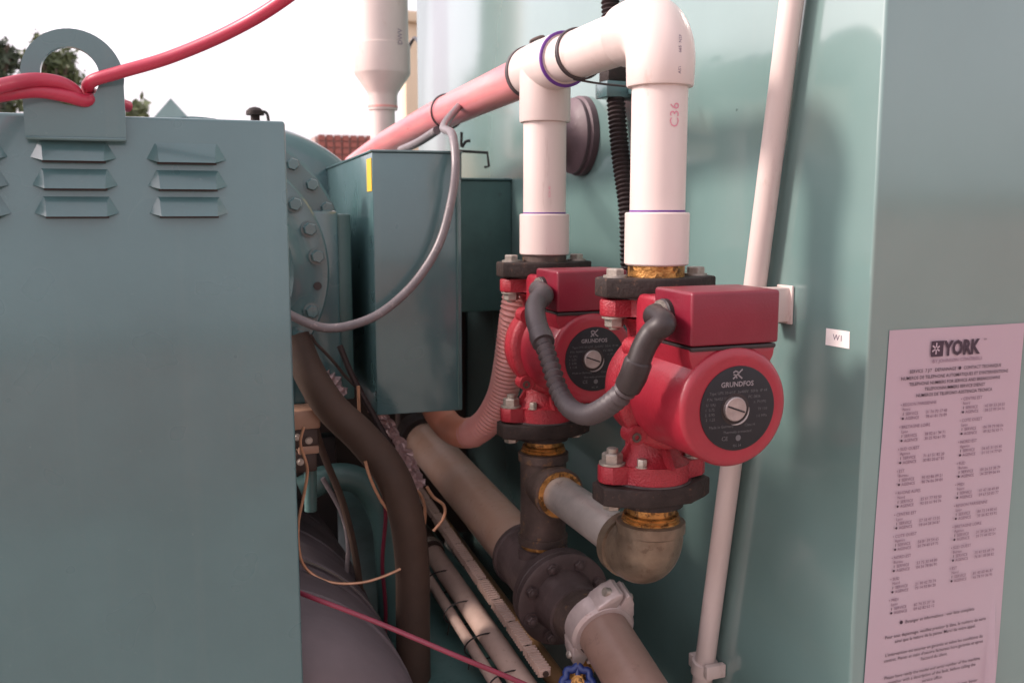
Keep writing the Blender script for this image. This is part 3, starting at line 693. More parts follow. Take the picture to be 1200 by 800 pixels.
# ================================================================== LEFT MOTOR TERMINAL BOX
LY = 1.25
lbx = thing('motor_terminal_box', 'large teal steel box with three columns of louvres filling the left of the view', 'metal box', (-0.2, LY, -1.3))
MB().box((-0.62, LY, -1.30), (0.1535, LY + 0.34, 0.1115), 0.004, seg=3).build('box_body', GREEN, lbx)
def louvre(x0, x1, z0, z1):
    d = 0.0125; w = x1 - x0; t = 0.014; y = LY - 0.0002
    v = [(x0 + t * 0.75, y, z1), (x1 - t * 0.75, y, z1), (x0, y, z0 + 0.004), (x1, y, z0 + 0.004),
         (x0 + t, y - d, z0), (x1 - t, y - d, z0), (x0 + t * 0.9, y - d * 0.2, z1 - 0.003), (x1 - t * 0.9, y - d * 0.2, z1 - 0.004),
         (x0 + t, y - d + 0.0012, z0), (x1 - t, y - d + 0.0012, z0), (x0 + t * .75, y - 0.001, z1 - 0.0035), (x1 - t * .75, y - 0.001, z1 - 0.0035)]
    f = [(0, 1, 7, 6), (6, 7, 5, 4), (0, 6, 4, 2), (1, 3, 5, 7), (4, 5, 9, 8), (8, 9, 11, 10)]
    return MB().add(v, f)
for x0 in (-0.2590, -0.1415, -0.0140):
    for z0, z1 in ((0.0570, 0.0805), (0.0245, 0.0478), (-0.0085, 0.0152)):
        louvre(x0, x0 + 0.0935, z0, z1).build('louvre', GREEN, lbx, 20)
        MB().box((x0 + 0.012, LY - 0.0012, z0 - 0.0022), (x0 + 0.0815, LY - 0.0002, z0 + 0.006)).build('louvre_slot_shade', TIEB, lbx)  # black strip paints the shade in the slot under the lip
# lifting lug
lug = thing('lifting_lug', 'teal steel lifting eye standing on the top edge of the louvred box', 'lifting eye', (-0.092, 1.24, 0.082))
def plate_with_hole(mb, outer, inner, y0, y1):
    n = len(outer); v = []
    for y in (y0, y1):
        for L in (outer, inner):
            for a, b in L: v.append((a, y, b))
    f = []
    for i in range(n):
        j = (i + 1) % n
        f += [(i, j, n + j, n + i), (2 * n + i, 3 * n + i, 3 * n + j, 2 * n + j), (i, 2 * n + i, 2 * n + j, j), (n + i, n + j, 3 * n + j, 3 * n + i)]
    return mb.add(v, f)
cx, cz_ = -0.0895, 0.1525
outer = []; inner = []
ro, ri = 0.0555, 0.0315
N = 48
for k in range(N):
    a = 2 * pi * k / N
    inner.append((-0.0925 + ri * cos(a), 0.1560 + ri * sin(a) * (1.0 if sin(a) > 0 else 1.12)))
    if sin(a) >= 0: outer.append((cx + ro * cos(a), cz_ + ro * sin(a)))
    else:
        x = cos(a) / abs(sin(a)) * 0.0705 if abs(cos(a) / sin(a)) * 0.0705 < 0.0545 else math.copysign(0.0545, cos(a))
        z = -min(0.0705, abs(sin(a) / max(1e-6, abs(cos(a)))) * 0.0545)
        outer.append((cx + x, cz_ + z))
mb = plate_with_hole(MB(), outer, inner, LY - 0.012, LY - 0.0003)
mb.build('eye_plate', GREEN, lug, 30)
MB().tube([(cx - 0.054, LY - 0.012, 0.0825), (cx + 0.054, LY - 0.012, 0.0825)], 0.0022, 8).build('weld_bead', GREEN, lug)

# red cords
def cord(pts, r, m, label, name='rubber_cable', n=8, group=None, seg=14):
    mb = MB().tube(smooth(pts, n), r, seg)
    return single(mb, name, m, label, 'cord', group)
cord([P(425, -75, Y=1.05), P(335, -2, Y=1.10), P(270, 37, Y=1.15), P(200, 67, Y=1.19), P(140, 85, Y=1.212), P(110, 94, Y=1.226), P(103, 103, Y=1.245), P(112, 112, Y=1.275), P(150, 125, Y=1.32)], 0.0074, PINKC, 'bright red cord rising to the upper right from the lifting eye')
cord([P(-60, 118, Y=1.10), P(0, 101, Y=1.17), P(35, 94, Y=1.205), P(65, 96, Y=1.222), P(84, 104, Y=1.232), P(92, 116, Y=1.242), P(96, 122, Y=1.27)], 0.0078, PINKC, 'upper of the two red cords looped from the left through the lifting eye')
cord([P(-60, 124, Y=1.12), P(0, 112, Y=1.19), P(40, 107, Y=1.214), P(75, 112, Y=1.226), P(98, 118, Y=1.236), P(108, 116, Y=1.25), P(118, 122, Y=1.30)], 0.0076, PINKC, 'lower of the two red cords looped from the left through the lifting eye')

# ================================================================== COMPRESSOR HOUSING
cmp_ = thing('compressor', 'teal compressor casing with bolted round flanges behind the louvred box', 'compressor', (0.06, 1.95, -0.9))
cc = (0.0605, 1.72, -0.109)
MB().lathe([(0, 0.14), (-0.02, 0.155), (0.0, 0.188), (0.0, 0.218), (0.003, 0.2215), (0.028, 0.2215), (0.03, 0.219)], cc, (0, 1, 0), 96).build('front_flange', GREEN, cmp_)
MB().lathe([(0, 0.205), (0.08, 0.215)], (cc[0], 1.735, cc[2]), (0, 1, 0), 96).build('neck_ring', GREEN_D, cmp_)
MB().lathe([(0, 0.24), (0.0, 0.268), (0.004, 0.273), (0.03, 0.273)], (cc[0], 1.80, cc[2]), (0, 1, 0), 96).build('rear_flange', GREEN, cmp_)
MB().lathe([(0, 0.25), (0.65, 0.25)], (cc[0], 1.82, cc[2]), (0, 1, 0), 72).build('casing_barrel', GREEN_D, cmp_)
bc = P(294, 324, Y=2.42)
MB().lathe([(0, 0.33), (0.012, 0.360), (0.03, 0.374), (0.06, 0.380), (0.36, 0.380), (0.42, 0.34)], bc, (0, 1, 0), 96).build('gear_housing', GREEN, cmp_)
for k in range(25):
    if k == 3: continue
    a = radians(36 - k * 14.4 + (0 if k < 3 else 0))
    hexbolt('casing_bolt', (cc[0] + 0.2010 * cos(a), 1.7200, cc[2] + 0.2010 * sin(a)), (0, -1, 0), 0.0120, 0.013, cmp_, GREEN, shank=0.0)
a = radians(36 - 3 * 14.4 - 1)
MB().lathe([(0, 0.0075), (0.001, 0.0075)], (cc[0] + 0.201 * cos(a), 1.7195, cc[2] + 0.201 * sin(a)), (0, -1, 0), 16).build('empty_bolt_hole', TIEB, cmp_)
for k in range(9):
    a = radians(93 - k * 11.2)
    hexbolt('casing_bolt', (cc[0] + 0.257 * cos(a), 1.8, cc[2] + 0.257 * sin(a)), (0, -1, 0), 0.0115, 0.012, cmp_, GREEN)
c0 = P(372, 247, Y=1.765); c1 = P(402, 470, Y=1.765)
MB().box((0.15, 1.765, c1.z), (c1.x, 1.90, c0.z), 0.006).build('side_block', GREEN, cmp_)
MB().box((c1.x - 0.002, 1.78, c1.z + 0.0), (c1.x + 0.026, 2.2, c0.z - 0.006), 0.004).build('side_plate', GREEN_D, cmp_)
MB().lathe([(0, 0.155), (0.10, 0.155), (0.11, 0.21), (0.14, 0.21)], (cc[0], 1.95, cc[2] - 0.25), (0, 0, -1), 48).build('suction_neck', GREEN_D, cmp_)

# ================================================================== GREY-GREEN CONTROL BOX
B2 = Matrix.Translation((0.3515, 1.66, 0)) @ Matrix.Rotation(radians(-3.4), 4, 'Z')
cb = thing('control_box', 'grey-green steel control box with bright narrow side, grey cable draped across it', 'control box', (0.43, 1.66, -0.38))
MB().box((0, 0, -0.372), (0.1605, 0.95, 0.0995), 0.002, B2).build('box_body', GREEN, cb)
MB().box((-0.003, -0.003, 0.1000), (0.1635, 0.953, 0.1040), 0.0012, B2).build('lid', GREEN, cb)
MB().box((0.1515, -0.0030, -0.366), (0.1535, -0.0004, 0.094), 0, B2).build('seam', GREEN_D, cb)
MB().box((-0.0012, 0.004, 0.032), (-0.0003, 0.060, 0.090), 0, B2).build('warning_tag', YELLOW, cb)
# box 3 by the wall
jb = thing('junction_cabinet', 'dark teal cabinet between the control box and the far riser', 'cabinet', (0.78, 2.3, -0.28))
MB().box((0.60, 2.30, -0.262), (0.8495, 2.62, 0.073), 0.004).build('cabinet_body', GREEN_D, jb)
MB().box((0.596, 2.296, 0.0735), (0.8495, 2.62, 0.079), 0.001).build('cabinet_lid', GREEN, jb)
lb_ = thing('latch_bracket', 'thin black wire bracket above the dark teal cabinet', 'bracket', (0.72, 2.2, 0.1))
MB().tube([P(538, 177, Y=2.2), P(571, 179, Y=2.2), P(573, 195, Y=2.2), P(568, 196, Y=2.2)], 0.0035, 8).build('bracket_wire', TIEB, lb_)
MB().tube(smooth([P(541, 155, Y=2.2), P(541, 172, Y=2.2), P(546, 166, Y=2.2), P(551, 165, Y=2.2)], 5), 0.0035, 8).build('hook', TIEB, lb_)
MB().tube([P(537, 176, Y=2.2), P(537, 214, Y=2.2)], 0.008, 10).build('post', CONDG, lb_)
# grey cable
gc = [P(540, 122, Y=1.95), P(520, 148, Y=1.78), P(530, 158, Y=1.66), P(534, 190, Y=1.615), P(530, 230, Y=1.61), P(515, 285, Y=1.605), P(487, 330, Y=1.60), P(450, 364, Y=1.60), P(415, 380, Y=1.60), P(380, 384, Y=1.60), P(344, 371, Y=1.60), P(310, 350, Y=1.60)]
cord(gc, 0.0078, GREYC, 'smooth grey cable drooping in an arc across the control box', 'grey_cable', 10)

# dark backdrop for the shaded gap and vessels behind/below (chiller shells)
ev = thing('evaporator_shell', 'green horizontal chiller shell low beneath the iron pipework', 'pressure vessel', (0.42, 2.2, -1.46))
MB().lathe([(0, 0.20), (0.01, 0.26), (0.03, 0.285), (2.6, 0.285), (2.62, 0.25)], (0.47, 1.15, -1.10), (0, 1, 0), 72).build('shell', GREEN_D, ev)
for y in (1.5, 3.2): MB().box((0.25, y, -1.459), (0.70, y + 0.06, -1.25), 0.003).build('saddle', GREEN_D, ev)
cv = thing('insulated_vessel', 'large grey wrapped vessel at the lower left behind the louvred box', 'pressure vessel', (0.02, 2.2, -1.46))
# tangent chosen so that its right edge runs beside the brown hose
MB().lathe([(0, 0.22), (0.02, 0.27), (0.05, 0.29), (0.6, 0.292), (0.61, 0.297), (0.63, 0.297), (0.64, 0.292), (1.9, 0.29), (1.93, 0.2)], (0.07, 1.28, -0.86), (0, 1, 0), 72).build('shell', GREYINS, cv)
for y in (1.5, 2.9): MB().box((-0.2, y, -1.459), (0.2, y + 0.06, -1.10), 0.003).build('saddle', GREEN_D, cv)
ef = thing('shade_backdrop', 'added dark bulkhead closing the gap behind the control box', 'backdrop', (0.6, 3.0, -1.46))
MB().box((0.36, 2.95, -1.459), (0.8495, 3.02, -0.25), 0.004).build('panel', DARKB, ef)  # dark panel stands in for the deep shade of the open gap
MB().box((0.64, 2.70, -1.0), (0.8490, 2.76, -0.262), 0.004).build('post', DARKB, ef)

# green arch casting
pts = [P(352, 575, Y=1.72), P(385, 560, Y=1.72), P(418, 562, Y=1.72), P(440, 585, Y=1.72), P(452, 620, Y=1.72), P(456, 670, Y=1.72), P(460, 760, Y=1.72), P(462, 900, Y=1.72)]
ar = thing('green_bend', 'dark green curved pipe arching down behind the brown insulated hose', 'pipe', (0.27, 1.72, -1.3))
MB().tube(smooth(pts, 8), 0.026, 24).build('bend', GREEN_D, ar)
MB().box((0.20, 2.05, -1.3), (0.34, 2.10, -0.50), 0.004).build('back_plate', TIEB, ar)  # black sheet stands in for the shade inside the bend
# brown hose
pts = [P(345, 395, Y=1.62), P(362, 436, Y=1.60), P(388, 477, Y=1.58), P(425, 513, Y=1.56), P(457, 553, Y=1.54), P(475, 600, Y=1.53), P(483, 660, Y=1.53), P(484, 740, Y=1.53), P(486, 860, Y=1.53), P(488, 1000, Y=1.53)]
single(MB().tube(smooth(pts, 8), [0.026 + 0.004 * min(1, i / 30) for i in range(73)], 28), 'insulated_hose', BROWNH, 'thick dark brown insulated hose curving down beside the louvred box', 'hose')
# wrap laps and straps on the big grey vessel
for k in range(7):
    y = 1.42 + k * 0.17
    MB().lathe([(0, 0.2905), (0.002, 0.2945), (0.10, 0.2925), (0.101, 0.2905)], (0.07, y, -0.86), (0, 1, 0), 64, caps=False).build('wrap_lap', GREYINS, cv)
MB().lathe([(0, 0.296), (0.012, 0.296)], (0.07, 1.56, -0.86), (0, 1, 0), 64, caps=False).build('steel_band', ZINC, cv)
# a loose bundle of dark lines beside the hose
for k, (px, r_, m_, lab) in enumerate(((
        [(398, 405), (415, 445), (440, 490), (470, 548), (492, 610), (498, 690), (500, 820)], 0.0055, CONDB, 'thin black line hugging the outer side of the brown insulated hose'),
       ([(352, 430), (375, 520), (402, 590), (418, 660), (426, 740), (430, 830)], 0.0065, BROWNH, 'dark brown line dropping in front of the green bend'),
       ([(378, 560), (400, 600), (408, 640), (404, 700), (412, 760), (430, 820)], 0.0045, GREYC, 'loose grey cable sagging between the green bend and the wrapped vessel'),
       ([(445, 560), (452, 600), (448, 660), (452, 720), (447, 800)], 0.0038, MAROON, 'thin dark red line running down along the green bend'))):
    single(MB().tube(smooth([P(x, y, Y=1.66 + 0.01 * k) for x, y in px], 8), r_, 10), 'service_line', m_, lab, 'cable')
# foil and bright scraps
fo = MB(); rr = random.Random(5)
def crumple(mb, a, b, r, Y, n=26):
    pa, pb = P(*a, Y=Y), P(*b, Y=Y)
    for i in range(n):
        c = pa.lerp(pb, (i + rr.random()) / n) + Vector([rr.gauss(0, r * 0.5) for _ in range(3)])
        v = [c + Vector([rr.uniform(-r, r) for _ in range(3)]) for _ in range(4)]
        mb.add(v, [(0, 1, 2), (0, 2, 3), (1, 3, 2), (0, 3, 1)])
def crumpled(mb, pts, r, seg=11, jit=0.45):
    p = resample(smooth(pts, 6), r * 0.45)
    k0 = len(mb.v); mb.tube(p, r, seg)
    for i in range(k0, len(mb.v)):
        q = p[min(len(p) - 1, (i - k0) // seg)]
        mb.v[i] = q + (mb.v[i] - q) * rr.uniform(1 - jit, 1 + jit) + Vector([rr.gauss(0, r * 0.10) for _ in range(3)])
def crumpled_strip(mb, pts, w, n=7):
    p = resample(smooth(pts, 6), 0.006); v = []; f = []
    for i, q in enumerate(p):
        d = (p[min(i + 1, len(p) - 1)] - p[max(i - 1, 0)]).normalized()
        a = Vector((1, 0, 0)); a = (a - a.dot(d) * d).normalized(); b = d.cross(a)
        ww = w * rr.uniform(0.75, 1.15)
        for k in range(n):
            t = (k / (n - 1) - 0.5) * 2
            v.append(q + a * ww * t * 0.9 - b * (0.35 * w * (1 - t * t)) + Vector([rr.gauss(0, 0.0018) for _ in range(3)]) + b * rr.uniform(-0.003, 0.003))
    for i in range(len(p) - 1):
        for k in range(n - 1):
            o_ = i * n + k; f += [(o_, o_ + 1, o_ + n + 1), (o_, o_ + n + 1, o_ + n)]
    mb.add(v, f)
crumpled_strip(fo, [P(436, 474, Y=1.78), P(450, 492, Y=1.78), P(463, 510, Y=1.78), P(478, 538, Y=1.78), P(494, 572, Y=1.78)], 0.014)
single(fo, 'foil_wrap', FOIL, 'crumpled pinkish foil wrap beside the start of the brown pipe', 'foil', ang=12)
fo = MB(); crumpled(fo, [P(380, 442, Y=1.72), P(390, 448, Y=1.72), P(402, 462, Y=1.72)], 0.012, 7, 0.6)  # bright scraps stand in for light showing through the gap
single(fo, 'gap_light_scrap', FOIL, 'bright scraps added for the light in the gap above the brown hose', 'foil', ang=10)
# sensor block
sn = thing('flow_switch', 'tan and brown flow switch on a green stub at the edge of the louvred box', 'switch', (0.16, 1.62, -0.5))
a, b = P(338, 482, Y=1.60), P(376, 502, Y=1.60)
MB().box((a.x, 1.60, b.z), (b.x, 1.66, a.z), 0.004).build('cap', TANBOX, sn)
a, b = P(340, 503, Y=1.61), P(374, 524, Y=1.61)
MB().box((a.x, 1.61, b.z), (b.x, 1.65, a.z), 0.003).build('middle_block', DARKB, sn)
a, b = P(350, 524, Y=1.605), P(374, 531, Y=1.605)
MB().box((a.x, 1.605, b.z), (b.x, 1.65, a.z), 0.002).build('terminal_strip', TANBOX, sn)
a, b = P(346, 531, Y=1.61), P(372, 552, Y=1.61)
MB().box((a.x, 1.61, b.z), (b.x, 1.65, a.z), 0.003).build('lower_block', DARKB, sn)
MB().tube([P(364, 550, Y=1.64), P(364, 598, Y=1.64)], 0.011, 14).build('stub', GREEN_D, sn)
for k, (x, y) in enumerate(((348, 512), (362, 516), (352, 541))):
    hexbolt('terminal_screw', P(x, y, Y=1.607), (0, -1, 0), 0.005, 0.004, sn, ZINC)
# wires
def wire(px, r, Y, m, label, name='copper_wire'):
    mb = MB().tube(smooth([P(x, y, Y=Y) for x, y in px], 8), r, 8); return single(mb, name, m, label, 'wire')
wire([(356, 500), (352, 520), (360, 548), (357, 575), (350, 610), (350, 640), (356, 662), (372, 676), (395, 683), (425, 682), (452, 674), (482, 660)], 0.0026, 1.515, COPPER, 'thin copper wire hanging in a wide loop below the flow switch')
wire([(428, 540), (434, 560), (446, 585), (460, 603), (480, 622)], 0.0028, 1.53, COPPER, 'short copper wire bowing along the inner side of the brown hose')
wire([(420, 452), (421, 492)], 0.0030, 1.63, COPPER, 'upright orange wire stub below the control box corner')
wire([(364, 392), (370, 402), (380, 412), (392, 425), (404, 440), (420, 456)], 0.0028, 1.70, DARKB, 'dark wire hanging in the gap beneath the control box')
cord([P(325, 684, Y=1.34), P(356, 696, Y=1.29), P(440, 728, Y=1.22), P(530, 766, Y=1.13), P(612, 800, Y=1.10), P(720, 850, Y=1.06)], 0.0035, MAROON, 'thin maroon cord crossing in front of everything at the bottom', 'maroon_cord')
single(MB().tube(smooth([P(352, 781, Y=1.35), P(359, 779, Y=1.35), P(365, 786, Y=1.35), P(364, 815, Y=1.35)], 6), 0.0045, 12), 'cord_end', PINKC, 'small hooked red cord end at the foot of the louvred box', 'cord')
# red funnel-like tags
mb = MB().lathe([(0, 0.008), (0.10, 0.020), (0.3, 0.04)], P(509, 757, Y=1.72), (0.15, 0, -1), 20); single(mb, 'red_hose', MAROON, 'red hose widening downward behind the maroon cord, by the tan conduits', 'hose')
mb = MB().lathe([(0, 0.010), (0.03, 0.001)], P(440, 733, Y=1.50), (0.2, 0, -1), 12); single(mb, 'red_tag', PINKC, 'small red tag hanging from the maroon cord near the brown hose', 'tag')

# ================================================================== CONDUITS, CABLE TRAY
def along(a, b, X):                                        # line parallel to the wall from one picture point to another, in plane X
    return P(*a, X=X), P(*b, X=X)
a, b = along((508, 648), (612, 800), 0.52)
d = (b - a); b2_ = a + d * 1.6
td = thing('conduit_pair', 'pair of tan conduits strapped together with thin ties at the bottom', 'conduit', a)
MB().tube([a, b2_], 0.0205, 24).build('large_conduit', TAN, td)
off = Vector((-0.036, 0, -0.012))
MB().tube([a + off + d * 0.02, b2_ + off], 0.0100, 18).build('small_conduit', TAN, td)
dn = d.normalized()
for k, t in enumerate((0.24, 0.50, 0.74, 0.98)):
    c_ = a + d * t
    u, w, _ = frame(dn)
    lp_ = []
    for i in range(25):
        an = 2 * pi * i / 24
        e = Vector((-cos(an), 0, sin(an)))
        lp_.append(c_ + off * 0.42 + Vector((e.x * 0.040, 0, e.z * 0.0235)))
    mb = MB().tube(lp_, 0.0016, 6)
    mb.tube([c_ + off + Vector((-0.008, 0, -0.006)), c_ + off + Vector((-0.014, -0.004, -0.03))], 0.0012, 6)
    mb.build('cable_tie', TIEB, td)
a2, b3 = along((516, 610), (655, 800), 0.60)
single(MB().tube([a2, a2 + (b3 - a2) * 1.5], 0.0175, 20), 'ochre_pipe', OCHRE, 'ochre pipe between the tan conduits and the brown iron pipe', 'pipe')
# perforated terminal strip
ct = thing('cable_duct', 'rust pink ribbed cable duct in short sections under the brown iron pipe', 'cable duct', P(560, 650, X=0.53))
A1, B1 = along((470, 545), (640, 790), 0.535)
dd = (B1 - A1); L = dd.length; dn = dd.normalized(); u, w, _ = frame(dn)
Rm = Matrix((( *Vector((u.x, w.x, dn.x)),), (*Vector((u.y, w.y, dn.y)),), (*Vector((u.z, w.z, dn.z)),))).to_4x4()
n = 12
for k in range(n):
    c_ = A1 + dd * ((k + 0.5) / n); h = L / n * 0.46
    mb = MB().box((-0.006, -0.009, -h), (0.006, 0.009, h), 0.001, Matrix.Translation(c_) @ Rm)
    nr = 9
    for r_ in range(nr):
        z = -h + (r_ + 0.5) * 2 * h / nr
        mb.box((-0.0075, -0.0105, z - h / nr * 0.5), (0.0075, 0.0105, z + h / nr * 0.1), 0, Matrix.Translation(c_) @ Rm)
    mb.build('duct_section', TAN, ct, 20)
MB().tube([A1, B1], 0.005, 8).build('duct_core', DARKB, ct)
wire([(472, 590), (480, 580), (489, 575), (497, 590), (497, 615), (488, 632), (482, 640)], 0.0030, 1.62, COPPER, 'tangled copper wire end beside the cable duct')
wire([(500, 570), (508, 582), (520, 592), (520, 606), (508, 622)], 0.0030, 1.60, COPPER, 'second copper wire curl crossing the cable duct')
fc = thing('conduit_fitting', 'dark fitting capping the upper end of the tan conduits', 'fitting', a)
MB().tube([a - d.normalized() * 0.11, a + d.normalized() * 0.004], 0.025, 20).build('fitting_body', DARKB, fc)
MB().tube([a - d.normalized() * 0.03, a - d.normalized() * 0.012], 0.027, 20).build('fitting_ring', ZINC, fc)
MB().tube([a - d.normalized() * 0.42, a - d.normalized() * 0.10], 0.016, 16).build('rear_conduit', BROWNH, fc)

# pink corrugated hose behind the far pump
ph = thing('pink_hose', 'dusty pink corrugated hose curving down behind the far pump to an orange cuff', 'hose', (0.6, 1.8, -0.5))
pts = [P(607, 345, Y=1.63), P(604, 368, Y=1.635), P(601, 390, Y=1.65), P(596, 428, Y=1.67), P(588, 464, Y=1.70), P(572, 493, Y=1.74), P(553, 507, Y=1.79), P(541, 507, Y=1.83)]
MB().ribbed(smooth(pts, 10), 0.0285, 0.0016, 0.0085, 26).build('corrugated_length', HOSE, ph)
MB().tube(smooth([P(556, 506, Y=1.79), P(541, 507, Y=1.83), P(526, 499, Y=1.90), P(512, 480, Y=1.93), P(505, 460, Y=1.95)], 8), 0.0315, 28).build('cuff', ORANGE, ph)
# blue valve handwheel
hw = thing('valve_handwheel', 'small blue scalloped valve handwheel at the bottom below the cream coupling', 'handwheel', P(676, 795, Y=1.25))
c = P(677, 799, Y=1.25); ax = Vector((-0.35, -0.75, 0.55)).normalized(); u, w, _ = frame(ax)
mb = MB(); pts = []
for i in range(49):
    an = 2 * pi * i / 48; r_ = 0.022 + 0.0025 * cos(8 * an)
    pts.append(c + r_ * (cos(an) * u + sin(an) * w))
mb.tube(pts, 0.0058, 12)
for k in range(4):
    an = pi / 2 * k; mb.tube([c, c + 0.021 * (cos(an) * u + sin(an) * w)], 0.004, 8)
mb.lathe([(0, 0.010), (0.006, 0.010)], c - ax * 0.003, ax, 16)
mb.build('wheel', BLUE, hw)
hexbolt('hub_nut', c + ax * 0.003, ax, 0.008, 0.005, hw, BRASS)
MB().tube([c, c - ax * 0.05], 0.007, 12).build('stem', BRASS, hw)
MB().tube([c - ax * 0.05, c - ax * 0.05 + Vector((0.05, 0.05, 0.05))], 0.018, 16).build('valve_body', BRASS, hw)

# ================================================================== BACKGROUND
vp = thing('vent_pipe', 'tall white plastic vent pipe with reducer standing behind the control box', 'pipe', P(448, 240, Y=3.0))
bx, by = 0.674, 3.0
MB().lathe([(0, 0.081), (0.0, 0.0835), (0.70, 0.0835)], (bx, by, 0.43), (0, 0, 1), 40).build('upper_pipe', PVC, vp)
MB().lathe([(0, 0.042), (0.001, 0.046), (0.045, 0.046), (0.055, 0.049), (0.11, 0.087), (0.115, 0.0885), (0.20, 0.0885), (0.202, 0.084)], (bx, by, 0.310), (0, 0, 1), 40).build('reducer', PVC, vp)
MB().lathe([(0, 0.0395), (0.62, 0.0395)], (bx - 0.002, by, -0.28), (0, 0, 1), 36).build('lower_pipe', PVC, vp)
MB().lathe([(0, 0.0475), (0.006, 0.0475)], (bx, by, 0.318), (0, 0, 1), 36).build('joint_ring', HOSE, vp)
mb = MB(); lettering(mb, 'DWV', 0.02, (bx + 0.045, by - 0.0845, 0.50), (0, 0, 1), (-1, 0, 0)); mb.build('pipe_print', PENDK, vp)
# wall lamp/cable at the cabinet's far corner
single(MB().tube(smooth([P(476, 62, Y=3.6), P(486, 45, Y=3.6), P(496, 62, Y=3.35), P(500, 80, Y=3.25)], 6), 0.007, 10), 'black_cable_loop', TIEB, 'black cable loop beside the cream building at the far end of the cabinet', 'cable')
# far buildings
bd = thing('cream_building', 'plain cream building seen as a narrow strip beyond the vent pipe', 'building', P(480, 200, Y=14))
a, b = P(474, 26, Y=14), P(600, 200, Y=14)
MB().box((a.x, 14, -1.55), (b.x + 8, 14.3, a.z), 0.02).build('wall', STUCCO, bd)
MB().box((a.x - 0.1, 13.9, a.z), (b.x + 8.1, 14.4, a.z + 0.15), 0.01).build('parapet', STUCCO, bd)
bw = thing('brick_wall', 'distant red brick parapet behind the compressor casing', 'wall', P(405, 200, Y=9))
a, b = P(372, 157, Y=9), P(470, 200, Y=9)
MB().box((a.x - 0.02, 9.02, -1.55), (b.x, 9.3, a.z - 0.02)).build('backing', MORTAR, bw)
bk = []
cw, ch = 0.075, 0.062
first = None
nxx = int((b.x - a.x) / cw)
for j in range(6):
    for i in range(nxx):
        x = a.x + (i + 0.5) * cw; z = a.z - (j + 0.5) * ch
        if first is None:
            first = MB().box((-cw * 0.40, -0.012, -ch * 0.42), (cw * 0.40, 0.03, ch * 0.42), 0.0).build('brick', BRICK, bw, T=1, origin=Vector((0, 0, 0)))
            o = first
        else:
            o = first.copy(); COL.objects.link(o)
        o.location = Vector((x, 9.0, z)) - Vector((0, 0, 0)) + Vector((0, 0, H)) - Vector(bw['_o'])
rg = thing('gable_roof', 'small pale teal gable peak rising beyond the louvred box', 'roof', P(200, 160, Y=7))
a, b, c = P(178, 140, Y=7), P(224, 141, Y=7), P(200, 115, Y=7)
MB().prism([(a.x, a.z - 0.15), (b.x, b.z - 0.15), (b.x, b.z), (c.x, c.z), (a.x, a.z)], (0, 7, 0), (1, 0, 0), (0, 0, 1), (0, 1.5, 0)).build('gable', ROOFT, rg)
MB().box((a.x, 7.01, -1.55), (b.x, 8.4, a.z - 0.149)).build('wall', STUCCO, rg)
ca = thing('roof_cowl', 'small dark hooded cowl poking above the louvred box edge', 'cowl', P(299, 150, Y=2.6))
c = P(299, 135, Y=2.6)
MB().lathe([(0, 0.012), (0.10, 0.012)], (c.x, 2.6, c.z - 0.10), (0, 0, 1), 16).build('stem', IRON, ca)
MB().lathe([(0, 0.024), (0.010, 0.023), (0.018, 0.014), (0.021, 0.004)], (c.x, 2.6, c.z), (0, 0, 1), 24).build('hood', IRON, ca)
MB().tube(smooth([(c.x + 0.01, 2.6, c.z + 0.01), (c.x + 0.03, 2.6, c.z + 0.005), (c.x + 0.035, 2.6, c.z - 0.03)], 5), 0.004, 8).build('hood_wire', TIEB, ca)
# outside the view, showing in the glossy paint: the neighbour building and an added parapet
nb = thing('neighbour_building', 'cream rendered building across the yard beyond the left of the view', 'building', (-16, 14, -1.55))
NB = Matrix.Translation((-13, 13, 0)) @ Matrix.Rotation(radians(38), 4, 'Z')
MB().box((-5.5, 0, -1.55), (5.5, 6, 3.0), 0.02, NB).build('wall', STUCCO, nb)
MB().box((-5.8, -0.3, 3.01), (5.8, 6.3, 3.25), 0.02, NB).build('roof', CONC, nb)
for k in range(4):
    w_ = MB().box((-4.6 + k * 2.6, -0.03, 0.2), (-3.4 + k * 2.6, -0.001, 1.9), 0.01, NB).build('window', IRON, nb)
pw = thing('sheen_parapet', 'unseen low terracotta parapet added behind the viewpoint for its warm reflection', 'wall', (0, -4, -1.55))  # unseen, added to give the louvred box a warm sheen
MB().box((-9, -4.25, -1.55), (9, -4.0, 0.0), 0.01).build('wall', mat('terracotta_render', (0.58, 0.32, 0.26), 0.85, var=0.1, scale=2), pw)
MB().box((-9, -4.3, 0.001), (9, -3.95, 0.08), 0.01).build('coping', CONC, pw)
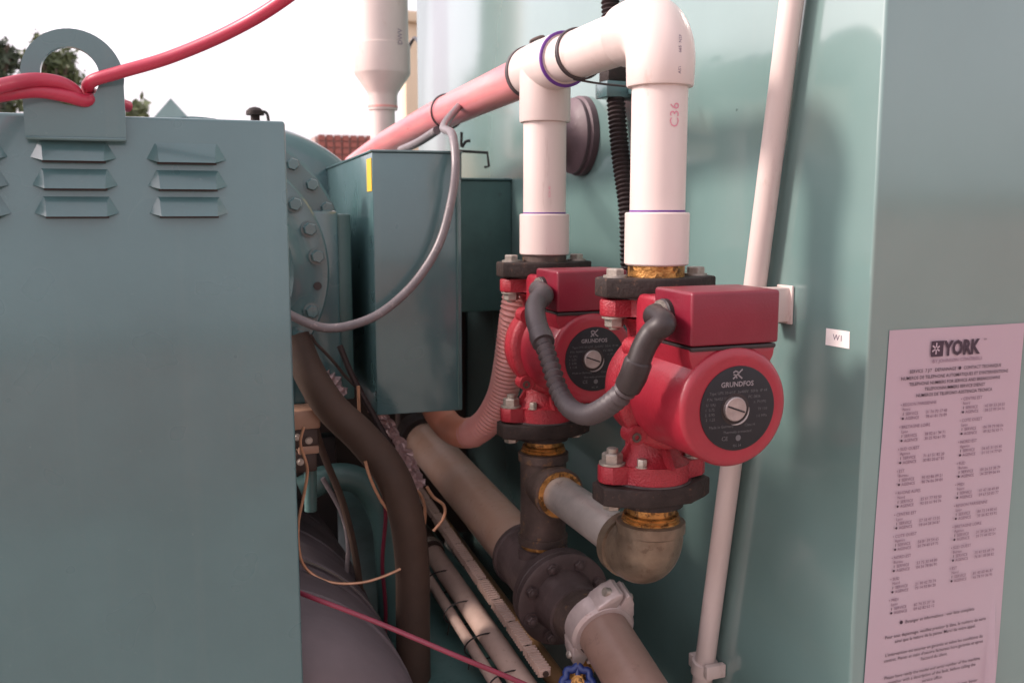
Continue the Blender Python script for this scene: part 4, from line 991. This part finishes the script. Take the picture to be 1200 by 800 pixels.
# trees
def tree(px, py, Y, r, hr, leafm, label, n, seed, ls):
    rd = random.Random(seed)
    c = P(px, py, Y=Y)
    t = thing('garden_tree', label, 'tree', (c.x, Y, -1.55), 'distant trees')
    tr = MB()
    tr.tube(smooth([(c.x, Y, -1.55), (c.x + 0.05, Y, c.z * 0.3), (c.x - 0.03, Y, c.z), (c.x, Y, c.z + hr * 0.6)], 6), [0.16 - 0.007 * i for i in range(19)], 10)
    for k in range(9):
        a = rd.uniform(0, 2 * pi); z0 = c.z - hr * 0.7 + rd.random() * hr * 0.9
        e = Vector((c.x + r * 0.8 * cos(a), Y + r * 0.8 * sin(a), z0 + hr * 0.5))
        tr.tube(smooth([(c.x, Y, z0), Vector((c.x, Y, z0)).lerp(e, 0.5) + Vector((0, 0, -0.08)), e], 4), [0.06 - 0.006 * i for i in range(9)], 6)
    tr.build('trunk', BARK, t)
    cr = MB()
    clumps = [(Vector((c.x + rd.gauss(0, r * 0.45), Y + rd.gauss(0, r * 0.45), c.z + rd.gauss(0, hr * 0.42))), rd.uniform(0.18, 0.4) * r) for _ in range(34)]
    for i in range(n):
        cc_, cr_ = clumps[i % len(clumps)]
        q = cc_ + Vector([rd.gauss(0, cr_ * 0.55) for _ in range(3)])
        u = Vector([rd.gauss(0, 1) for _ in range(3)]).normalized(); w = u.orthogonal().normalized()
        s = ls * rd.uniform(0.6, 1.3)
        cr.add([q - u * s, q + w * s * 0.5, q + u * s, q - w * s * 0.5], [(0, 1, 2, 3)])
    cr.build('crown', leafm, t)
tree(66, 86, 13, 0.34, 0.30, LEAF, 'round olive green tree seen through the lifting eye', 2600, 1, 0.045)
tree(-14, 84, 11, 0.28, 0.42, LEAFD, 'dark tree cut by the left edge of the view', 5200, 2, 0.05)
hdg = MB(); rd = random.Random(9)
for i in range(9000):
    q = Vector((rd.uniform(-7.0, -0.1), 12 + rd.gauss(0, 0.4), 1.05 + rd.gauss(0, 0.28)))
    q.z = min(q.z, 1.22 + 0.12 * sin(q.x * 3))
    u = Vector([rd.gauss(0, 1) for _ in range(3)]).normalized(); w = u.orthogonal().normalized(); s = 0.06 * rd.uniform(.6, 1.3)
    hdg.add([q - u * s, q + w * s * 0.5, q + u * s, q - w * s * 0.5], [(0, 1, 2, 3)])
hg = thing('hedge', 'low line of foliage below the round tree at the far left', 'hedge', (-2, 12, -1.55))
hdg.build('foliage', LEAF, hg, kind='stuff')
MB().box((-7, 12.2, -1.55), (-0.1, 12.4, 1.0)).build('back_wall', STUCCO, hg)

for o in bpy.data.objects:
    if '_o' in o: del o['_o']
print('OBJECTS BUILT', len(bpy.data.objects))
